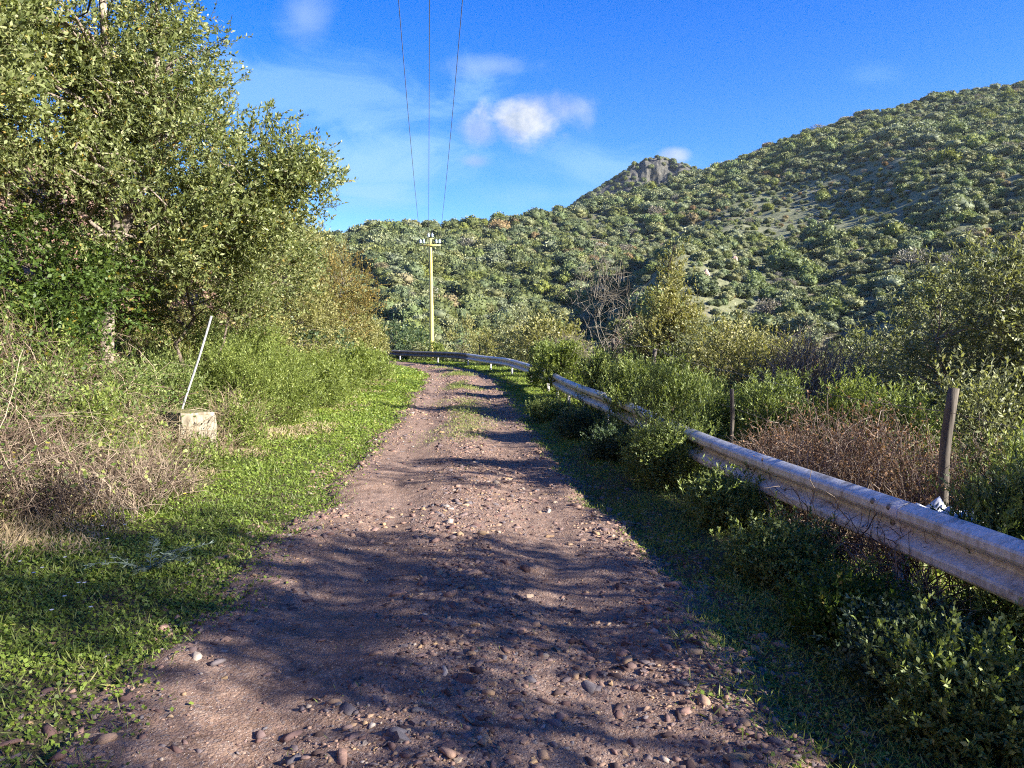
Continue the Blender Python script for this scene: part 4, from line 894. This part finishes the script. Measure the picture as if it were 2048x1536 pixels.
# dry stalks under the rail
thicket('dry_stalks', 'brown dry stems under the near guardrail', 'dry grass', gp(2.25, 5.0), (.22, 1.0, .32), 700, 'drytwig', 150, .003, (.15, .45), None, 0, upright=1.2)
# bushes beyond the rail at the bend
for i, (px, d, hgt, wid, mt, lab) in enumerate([(930, 52, 5.0, 1.9, 'yellow_olive', 'rounded olive green tree behind the bend of the guardrail'), (835, 50, 2.6, 1.6, 'bright', 'green bush left of the yellow pole base'), (890, 49, 2.1, 1.2, 'olive_leaf', 'grey-green bush right of the yellow pole base'), (1055, 36, 3.4, 1.3, 'olive_leaf', 'olive bush with thin top behind the curving guardrail'),
        (1010, 40, 2.6, 1.4, 'yellow_olive', 'low yellowish bush behind the curving guardrail'), (975, 46, 2.8, 1.2, 'yellow_olive', 'scrubby bush right of the rounded olive green tree'), (790, 47, 2.4, 1.7, 'dark', 'dark bush behind the left end of the guardrail'), (1100, 30, 2.4, 1.1, 'yellow_olive', 'bush right behind the guardrail where it begins to curve')]):
    b = atg(px, d)
    plant('bend_bush', lab, 'bush' if i else 'tree', b, [(0, 0, hgt * .55, wid, wid, hgt * .45), (.5 * wid, 0, hgt * .45, wid * .7, wid * .7, hgt * .33)], mt, nclu=70, spr=13, slen=.45, nleaf=9, leaf=(.12, .06), tr=.06, seed=160 + i, tnames=SB if i else ('trunk', 'crown'), shell=.65, crad=.4)
# foliage drooping over the rail under the pole
for i, (px, d, hgt, wid, mt, lab) in enumerate([(868, 42.0, .95, .45, 'bright', 'small green shrub in front of the guardrail at the pole'), (838, 43.5, .8, .6, 'olive_leaf', 'grey shrub under the guardrail left of the pole'), (806, 44.0, .8, .5, 'dark', 'dark ivy clump on the left end of the guardrail')]):
    plant('rail_weed', lab, 'shrub', atg(px, d), [(0, 0, hgt * .5, wid, wid * .5, hgt * .5)], mt, nclu=24, spr=12, slen=.25, nleaf=8, leaf=(.09, .05), tr=.02, seed=180 + i, tnames=SB, crad=.25)
# trees standing right of and behind the camera (they shade the near track)
for i, (x, y, W, lab) in enumerate([
        (5.2, 2.2, [(5.4, 2.6, 2.6, 1.1), (4.4, 1.8, 1.7, .62)], 'evergreen tree beyond the near guardrail, right of the camera'),
        (6.4, .8, [(6.5, 1.6, 3.2, 1.15), (7.0, 0, 4.4, 1.0), (4.9, .2, 2.7, 1.0)], 'broad evergreen tree beside the camera beyond the guardrail'),
        (8.4, .2, [(7.8, 1.2, 4.9, 1.1), (9.8, -.5, 6.3, .8)], 'tallest evergreen tree, down the slope beside the camera'),
        (5.6, -1.8, [(6.5, -1.5, 4.5, 1.2), (5.0, -1.0, 3.0, 1.0)], 'evergreen tree just behind the camera beyond the guardrail'),
        (6.0, 6.0, [(6.2, 5.8, 3.4, .70)], 'slender evergreen tree beyond the right edge of the photo')]):
    gz = hz(x, y)
    plant('evergreen_tree', lab, 'tree', (x, y, gz), [(a - x, b_ - y, c_ - gz, q, q, q * .8) for a, b_, c_, q in W], 'olive_leaf', nclu=int(sum(q[3] ** 2 for q in W) * 20), spr=15, slen=.36, nleaf=11, leaf=(.068, .032), tr=.08, seed=200 + i, shell=.3, crad=.3)

# ------------------------------------------------------------------ ground cover
def cover(name, label, cat, N, srange, ufun, mat, size, tilt, aspect, seed, seedpow=1.0, patch=None, clump=0, zoff=0):
    """small leaves or blades standing on the verge; size grows a little with distance so that N stays bounded"""
    r = np.random.default_rng(seed); lo, hi = srange
    s = lo * (hi / lo) ** (r.random(N) ** seedpow); u = ufun(r, s, N)
    if clump: 
        kc_ = max(1, N // clump); cs_ = s[:kc_][r.integers(0, kc_, N)]; cu = u[:kc_][r.integers(0, kc_, N)]
    x, y = su_xy(s, u)
    if patch is not None:
        k = patch(x, y, u, r); s, u, x, y = s[k], u[k], x[k], y[k]
    z = height(x, y, u) + zoff; nr_ = np.abs(u) < 1.9; z[nr_] = np.maximum(z[nr_], road_z(x[nr_], y[nr_], u[nr_], 0)); n_ = len(x); sc_ = np.maximum(1, s / 7.0) ** (.8 if size < .045 else .35)
    O = np.stack([x, y, z], 1); D = unit(r.normal(size=(n_, 3)) * np.array([1, 1, .25]) + np.array([0, 0, tilt]))
    sz = size * sc_ * r.uniform(.5, 1.4, n_)
    O[:, 2] += r.random(n_) * sz * .7 * (1 if tilt < 1 else 0)
    g = Geo(); tone = np.clip(r.normal(.42, .2, n_) + fbm(x * .9, y * .9, 3) * .35, 0, .999)
    sp = np.stack([r.normal(size=n_) * .5, r.normal(size=n_) * .5, np.full(n_, 1.0)], 1) if tilt < 1 else None
    leaves(g, O, D, sz, sz * aspect, tone, .12, sp, r)
    o = link(name, g.mesh(name, [M[mat]])); return tag(o, label, cat, kind='stuff')
def left_u(r, s, N):
    q = r.random(N) ** .85; return -(1.02 + q * 2.8) + r.normal(size=N) * .08
def right_u(r, s, N): return 1.04 + r.random(N) ** 1.1 * 1.9 + r.normal(size=N) * .07
def pl_(x, y, u, r):
    e = edge_e(x, y, u)
    return (r.random(len(x)) < (.75 * sst(e, 1.16, 1.42) + .25 * sst(e, .92, 1.3)) * (.6 + .4 * sst(fbm(x * 2.2 + 5, y * 2.2, 3), -.25, .15)))
def pr_(x, y, u, r):
    e = edge_e(x, y, u)
    return (r.random(len(x)) < (.7 * sst(e, 1.12, 1.42) + .3 * sst(e, .95, 1.3)) * (.35 + .65 * sst(fbm(x * 1.7 + 25, y * 1.7, 3), -.2, .15)))
cover('clover', 'bright green clover and low herbs along the left verge', 'ground cover', 270000, (2.0, 48), left_u, 'clover', .020, .35, .85, 301, .75, pl_)
cover('grass', 'green grass blades on the left verge', 'grass', 70000, (2.0, 48), left_u, 'grass', .055, 1.5, .09, 302, .75, pl_)
cover('clover', 'low green herbs along the right verge under the guardrail', 'ground cover', 120000, (2.0, 46), right_u, 'clover', .018, .35, .8, 303, .8, pr_)
cover('grass', 'pale green grass blades on the right verge', 'grass', 110000, (2.0, 46), right_u, 'grass', .052, 1.2, .09, 304, .8, pr_)
def mid_u(r, s, N): return r.normal(size=N) * .32 + .05
cover('track_grass', 'thin grass growing along the middle of the track', 'grass', 36000, (2.0, 34), mid_u, 'grass', .024, .9, .16, 305, .6, lambda x, y, u, r: r.random(len(x)) < sst(fbm(x * 1.2 + 60, y * .6, 3), .02, .35) * (.10 + .9 * sst(y, 8, 12)))
def bankl_u(r, s, N): return -(3.3 + r.random(N) * 2.6)
cover('bank_grass', 'tall mixed dry and green grass at the foot of the left bank', 'grass', 60000, (4.0, 45), bankl_u, 'grass', .15, 1.6, .05, 306, .9)
def bankfar(r, s, N): return -(5 + r.random(N) * 8)
cover('bank_scrub', 'dense low leafy scrub covering the top of the left bank', 'scrub', 60000, (9, 60), bankfar, 'yellow_olive', .10, .8, .5, 307, .7, lambda x, y, u, r: fbm(x * .5, y * .5, 3) > -.12)
def slope_r(r, s, N): return 3.0 + r.random(N) ** 1.2 * 9
cover('slope_scrub', 'dense low leafy scrub on the slope below the guardrail', 'scrub', 110000, (2.5, 62), slope_r, 'cistus', .085, .9, .4, 308, .75)
cover('slope_grass', 'dry grass and stems on the slope below the guardrail', 'grass', 30000, (2.5, 62), slope_r, 'straw', .16, 1.3, .05, 309, .75)
cover('dry_herbs', 'straw-coloured and rusty dead herbs between clover and brambles', 'dry grass', 46000, (3.2, 30), lambda r, s, N: -(1.9 + r.random(N) * 2.0), 'straw', .048, 1.0, .16, 311, .8, lambda x, y, u, r: r.random(len(x)) < sst(-u + fbm(x * 1.3 + 7, y * 1.3, 4) * 1.6, 2.2, 3.0), zoff=.03)
cover('dry_grass', 'pale dry grass between the clover and the left bank', 'grass', 34000, (3.5, 40), lambda r, s, N: -(2.9 + r.random(N) * 1.3), 'straw', .13, 1.4, .045, 310, .9, lambda x, y, u, r: fbm(x * 1.1 + 11, y * 1.1, 3) > -.02)

# ------------------------------------------------------------------ stones
ANG = (np.array([(-1, -.8, -.6), (1.1, -.7, -.6), (.9, .9, -.6), (-.9, .7, -.6), (-.7, -.6, .5), (.8, -.5, .35), (.6, .7, .6), (-.8, .5, .3), (.1, .05, .8), (1.3, .1, -.1)]) * .75,
       np.array([(0, 3, 2), (0, 2, 1), (0, 1, 5), (0, 5, 4), (3, 0, 4), (3, 4, 7), (2, 3, 7), (2, 7, 6), (4, 5, 8), (5, 6, 8), (6, 7, 8), (7, 4, 8), (1, 9, 5), (1, 2, 9), (9, 2, 6), (9, 6, 5)]))
def scatter_stones(name, label, N, size, seed, srange, spow, base, ufun=None, flat=.6):
    r = np.random.default_rng(seed); lo, hi = srange
    s = lo * (hi / lo) ** (r.random(N) ** spow)
    u = r.uniform(-1.7, 1.8, N) if ufun is None else ufun(r, N)
    x, y = su_xy(s, u)
    stony = .75 * np.exp(-((u - .1) / .36) ** 2) + .45 * np.exp(-((u - 1.3) / .28) ** 2) + .30 * np.exp(-((u + 1.3) / .35) ** 2) + .28 + fbm(x * .8 + 31, y * .8, 3) * .8
    k = r.random(N) < np.clip(stony, .04, 1); s, u, x, y = s[k], u[k], x[k], y[k]; n_ = len(x)
    z = np.maximum(road_z(x, y, u, s), height(x, y, u))
    V, Fi = base; nv = len(V)
    sz = size * r.lognormal(0, .55, n_) * np.maximum(1, s / 9) ** .5; sz = np.minimum(sz, size * 3.5)
    ax = np.stack([r.uniform(.7, 1.3, n_), r.uniform(.55, 1.0, n_), r.uniform(.25, .75, n_) * flat / .6], 1) * sz[:, None]
    VV = V[None] * (1 + r.normal(size=(n_, nv, 1)) * .27) * ax[:, None, :]
    a = r.uniform(0, 6.28, n_); ca, sa = np.cos(a), np.sin(a); tx = r.normal(size=n_) * .28; ct, st = np.cos(tx), np.sin(tx)
    Rm = np.zeros((n_, 3, 3)); Rm[:, 0, 0] = ca; Rm[:, 0, 1] = -sa * ct; Rm[:, 0, 2] = sa * st; Rm[:, 1, 0] = sa; Rm[:, 1, 1] = ca * ct; Rm[:, 1, 2] = -ca * st; Rm[:, 2, 1] = st; Rm[:, 2, 2] = ct
    VV = np.einsum('nij,nvj->nvi', Rm, VV) + np.stack([x, y, z + ax[:, 2] * .10], 1)[:, None, :]
    Fa = (Fi[None] + (np.arange(n_) * nv)[:, None, None]).reshape(-1, 3)
    o = link(name, np_mesh(name, VV.reshape(-1, 3), Fa, False, {'rnd': np.repeat(r.random(n_), nv)}, [M['stone']])); return tag(o, label, 'gravel', kind='stuff')
scatter_stones('gravel', 'reddish brown gravel and grit covering the track', 105000, .0046, 401, (1.8, 42), .70, ICO1)
scatter_stones('rubble', 'loose angular reddish and slate-grey stones strewn over the track', 34000, .0150, 402, (1.9, 38), .78, ANG)
# the larger stones one by one
shapes = []
import bmesh
for i in range(12):
    r = np.random.default_rng(500 + i); bm = bmesh.new()
    q = unit(r.normal(size=(9, 3))) * np.array([r.uniform(.95, 1.3), r.uniform(.65, 1.0), r.uniform(.28, .62)]) * r.uniform(.8, 1, (9, 1))
    for v in q: bm.verts.new(v)
    res = bmesh.ops.convex_hull(bm, input=bm.verts[:]); bmesh.ops.delete(bm, geom=[v for v in bm.verts if not v.link_faces], context='VERTS')
    bmesh.ops.bevel(bm, geom=bm.edges[:], offset=.015, segments=1, affect='EDGES')
    me = bpy.data.meshes.new('stone'); bm.to_mesh(me); bm.free(); me.materials.append(M['stone'])
    at = me.attributes.new('rnd', 'FLOAT', 'POINT'); at.data.foreach_set('value', np.full(len(me.vertices), r.random(), np.float32)); shapes.append(me)
def place_stone(px, py, wpx, k, lab, grp=None):
    d = CAMZ * F_PX / (py - HZ) * .985; p = P(px, py, d); sz = wpx / F_PX * d * .5
    u = road_u(np.array([p.x]), np.array([p.y])); z = float(max(road_z(np.array([p.x]), np.array([p.y]), u, 0)[0], hz(p.x, p.y)))
    o = link('stone', shapes[k % 12], None, (p.x, p.y, z + sz * .04)); o.scale = (sz,) * 3; o.rotation_euler = (random.uniform(-.2, .2), random.uniform(-.2, .2), random.uniform(0, 6.28))
    tag(o, lab, 'stone', grp)
for k, (px, py, w_, lab) in enumerate([(985, 1385, 44, 'flat blue-grey slate stone in the middle of the near track'), (752, 1418, 34, 'pinkish rounded stone on the left wheel track'), (1288, 1350, 40, 'flat brown stone on the right wheel track'),
        (99, 1308, 28, 'pale pink stone lying in the clover at the lower left'), (1088, 1252, 26, 'ochre stone on the track between the wheel marks'), (470, 1262, 22, 'tan stone at the left edge of the track beside grey ones'),
        (880, 1365, 30, 'dark reddish stone left of the flat slate stone'), (1765, 1345, 48, 'big dark blue-grey stone in the shade of the right verge'), (1692, 1388, 34, 'round dark stone in the right verge grass, nearest the track'), (1690, 1330, 36, 'dark purple stone in the right verge grass, just above the round one'),
        (1345, 1000, 26, 'dark stone in the right verge opposite the sunlit track'), (562, 995, 22, 'pale stone on the left verge at the edge of the sun'), (400, 1160, 20, 'grey stone at the edge of the left clover'),
        (1010, 1180, 22, 'small square pinkish stone mid track'), (868, 1098, 24, 'slate-grey stone on the track near the sun line'), (800, 1510, 60, 'reddish rock at the bottom edge, left of the middle'), (850, 1500, 46, 'brown rock at the bottom edge beside the reddish one')]):
    place_stone(px, py, w_, k, lab)
r = np.random.default_rng(77)
for k in range(230):
    py = HZ + 1538 * 1.6 / (2.75 * (14 / 2.75) ** (r.random() ** 1.2)); cxp = 1024 + F_PX * np.interp(1.6 * 1538 / (py - HZ), RC[:, 1][RC[:, 0] > -4], RC[:, 0][RC[:, 0] > -4]) / (1.6 * 1538 / (py - HZ))
    hw = 1.45 * (py - HZ) / 1.6; off = r.choice([r.normal(.08, .28), r.normal(.85, .15), r.normal(-.85, .18)], p=[.55, .25, .20])
    place_stone(cxp + off * hw, py, (.020 + .055 * r.random() ** 2) * (py - HZ) / 1.6, k + 3, ('slab-like ' if k % 3 == 0 else 'angular ') + 'loose stone ' + ('at the bottom edge of the photo' if py > 1400 else 'on the near shaded track' if py > 1200 else 'near the shadow edge' if py > 1030 else 'on the sunlit track') + (', left wheel mark' if off < -.45 else ', right wheel mark' if off > .5 else ', stony middle ridge left side' if off < .1 else ', stony middle ridge right side'), 'loose stones on the track')

# flowers and the silvery thistle on the left verge
def flower(px, py, d, mat, label, name, cat, grp=None, sz=.016, hgt=.22, seed=0):
    r = np.random.default_rng(seed); p = P(px, py, d); z0 = hz(p.x, p.y); hgt = max(p.z - z0, .08)
    root = empty(name, (p.x, p.y, z0)); tag(root, label, cat, grp); g = Geo()
    tubes(g, arcs(np.zeros((1, 3)), np.array([[0, 0, hgt]]), 5, .03, .01, r), np.full((1, 5), .0022), 4, np.array([.4])); link('stalk', g.mesh('stalk', [M['grass']]), root)
    g = Geo(); K = 11; a = np.arange(K) * 2 * math.pi / K; D = np.stack([np.cos(a), np.sin(a), np.full(K, .35)], 1)
    leaves(g, np.tile([[0, 0, hgt]], (K, 1)), D, sz, sz * .5, r.random(K), .1, np.tile([[0, 0, 1.]], (K, 1)), r); link('petals', g.mesh('petals', [M[mat]]), root)
YF = [(152, 935, 7.2), (207, 968, 6.8), (280, 952, 7.4), (318, 958, 7.4), (370, 995, 6.7), (186, 1033, 5.7), (415, 940, 8.4), (297, 968, 7.1)]
for i, (px, py, d) in enumerate(YF): flower(px, py, d, 'flower_yellow', 'yellow dandelion-like flower among the dry stalks on the left', 'yellow_flower', 'flower', 'yellow flowers on the left verge', .020, seed=i)
WF = [(205, 1052, 5.4), (215, 1078, 5.2), (250, 1050, 5.5), (40, 1128, 4.7), (68, 1152, 4.5), (85, 1140, 4.6), (158, 1180, 4.4), (170, 1190, 4.4), (130, 1115, 4.8), (105, 1250, 4.0), (350, 1115, 5.0), (183, 1240, 4.1), (130, 1215, 4.2)]
for i, (px, py, d) in enumerate(WF): flower(px, py, d, 'flower_white', 'small white-lilac wild flower above the clover at the lower left', 'white_flower', 'flower', 'white flowers in the left clover', .014, seed=30 + i)
x, y = -3.0, 5.0; p = P(300, 1165, 4.95)
g = Geo(); r = np.random.default_rng(9); ks = 9; root = empty('silvery_plant', (p.x, p.y, hz(p.x, p.y))); tag(root, 'silvery blue feathery weed spreading over the left clover', 'weed')
a = r.uniform(0, 6.28, ks); E = np.stack([np.cos(a) * .38, np.sin(a) * .28, r.uniform(.08, .2, ks)], 1); Pn = arcs(np.zeros((ks, 3)), E, 12, .1, .01, r)
tubes(g, Pn, np.full((ks, 12), .0025), 4); link('stems', g.mesh('silver_stems', [M['thistle']]), root); g = Geo()
O = np.repeat(Pn.reshape(-1, 3), 4, 0); T_ = np.repeat(np.repeat(unit(E), 12, 0), 4, 0); D = unit(T_ * .5 + np.cross(T_, [0, 0, 1.]) * r.choice([-1, 1], len(O))[:, None] + r.normal(size=O.shape) * .25)
leaves(g, O, D, .05, .009, r.random(len(O)), .1, None, r); link('leaves', g.mesh('silver_leaves', [M['thistle']]), root)
print('objects', len(bpy.data.objects), 'individual bushes', len(ind), 'scrub', len(rest))
# ------------------------------------------------------------------ haze over the valley
g = Geo(); box(g, (-700, -60, -90), (900, 760, 215)); 
m, n = new_mat('haze'); vol = n.node('ShaderNodeVolumePrincipled', {'Color': (.74, .83, 1.0), 'Density': .00008, 'Anisotropy': .2})
o_ = n.node('ShaderNodeOutputMaterial'); n.l.new(vol.outputs[0], o_.inputs['Volume'])
hz_o = link('haze', g.mesh('haze', [m])); hz_o['kind'] = 'stuff'; hz_o['label'] = 'thin bluish haze filling the valley air'
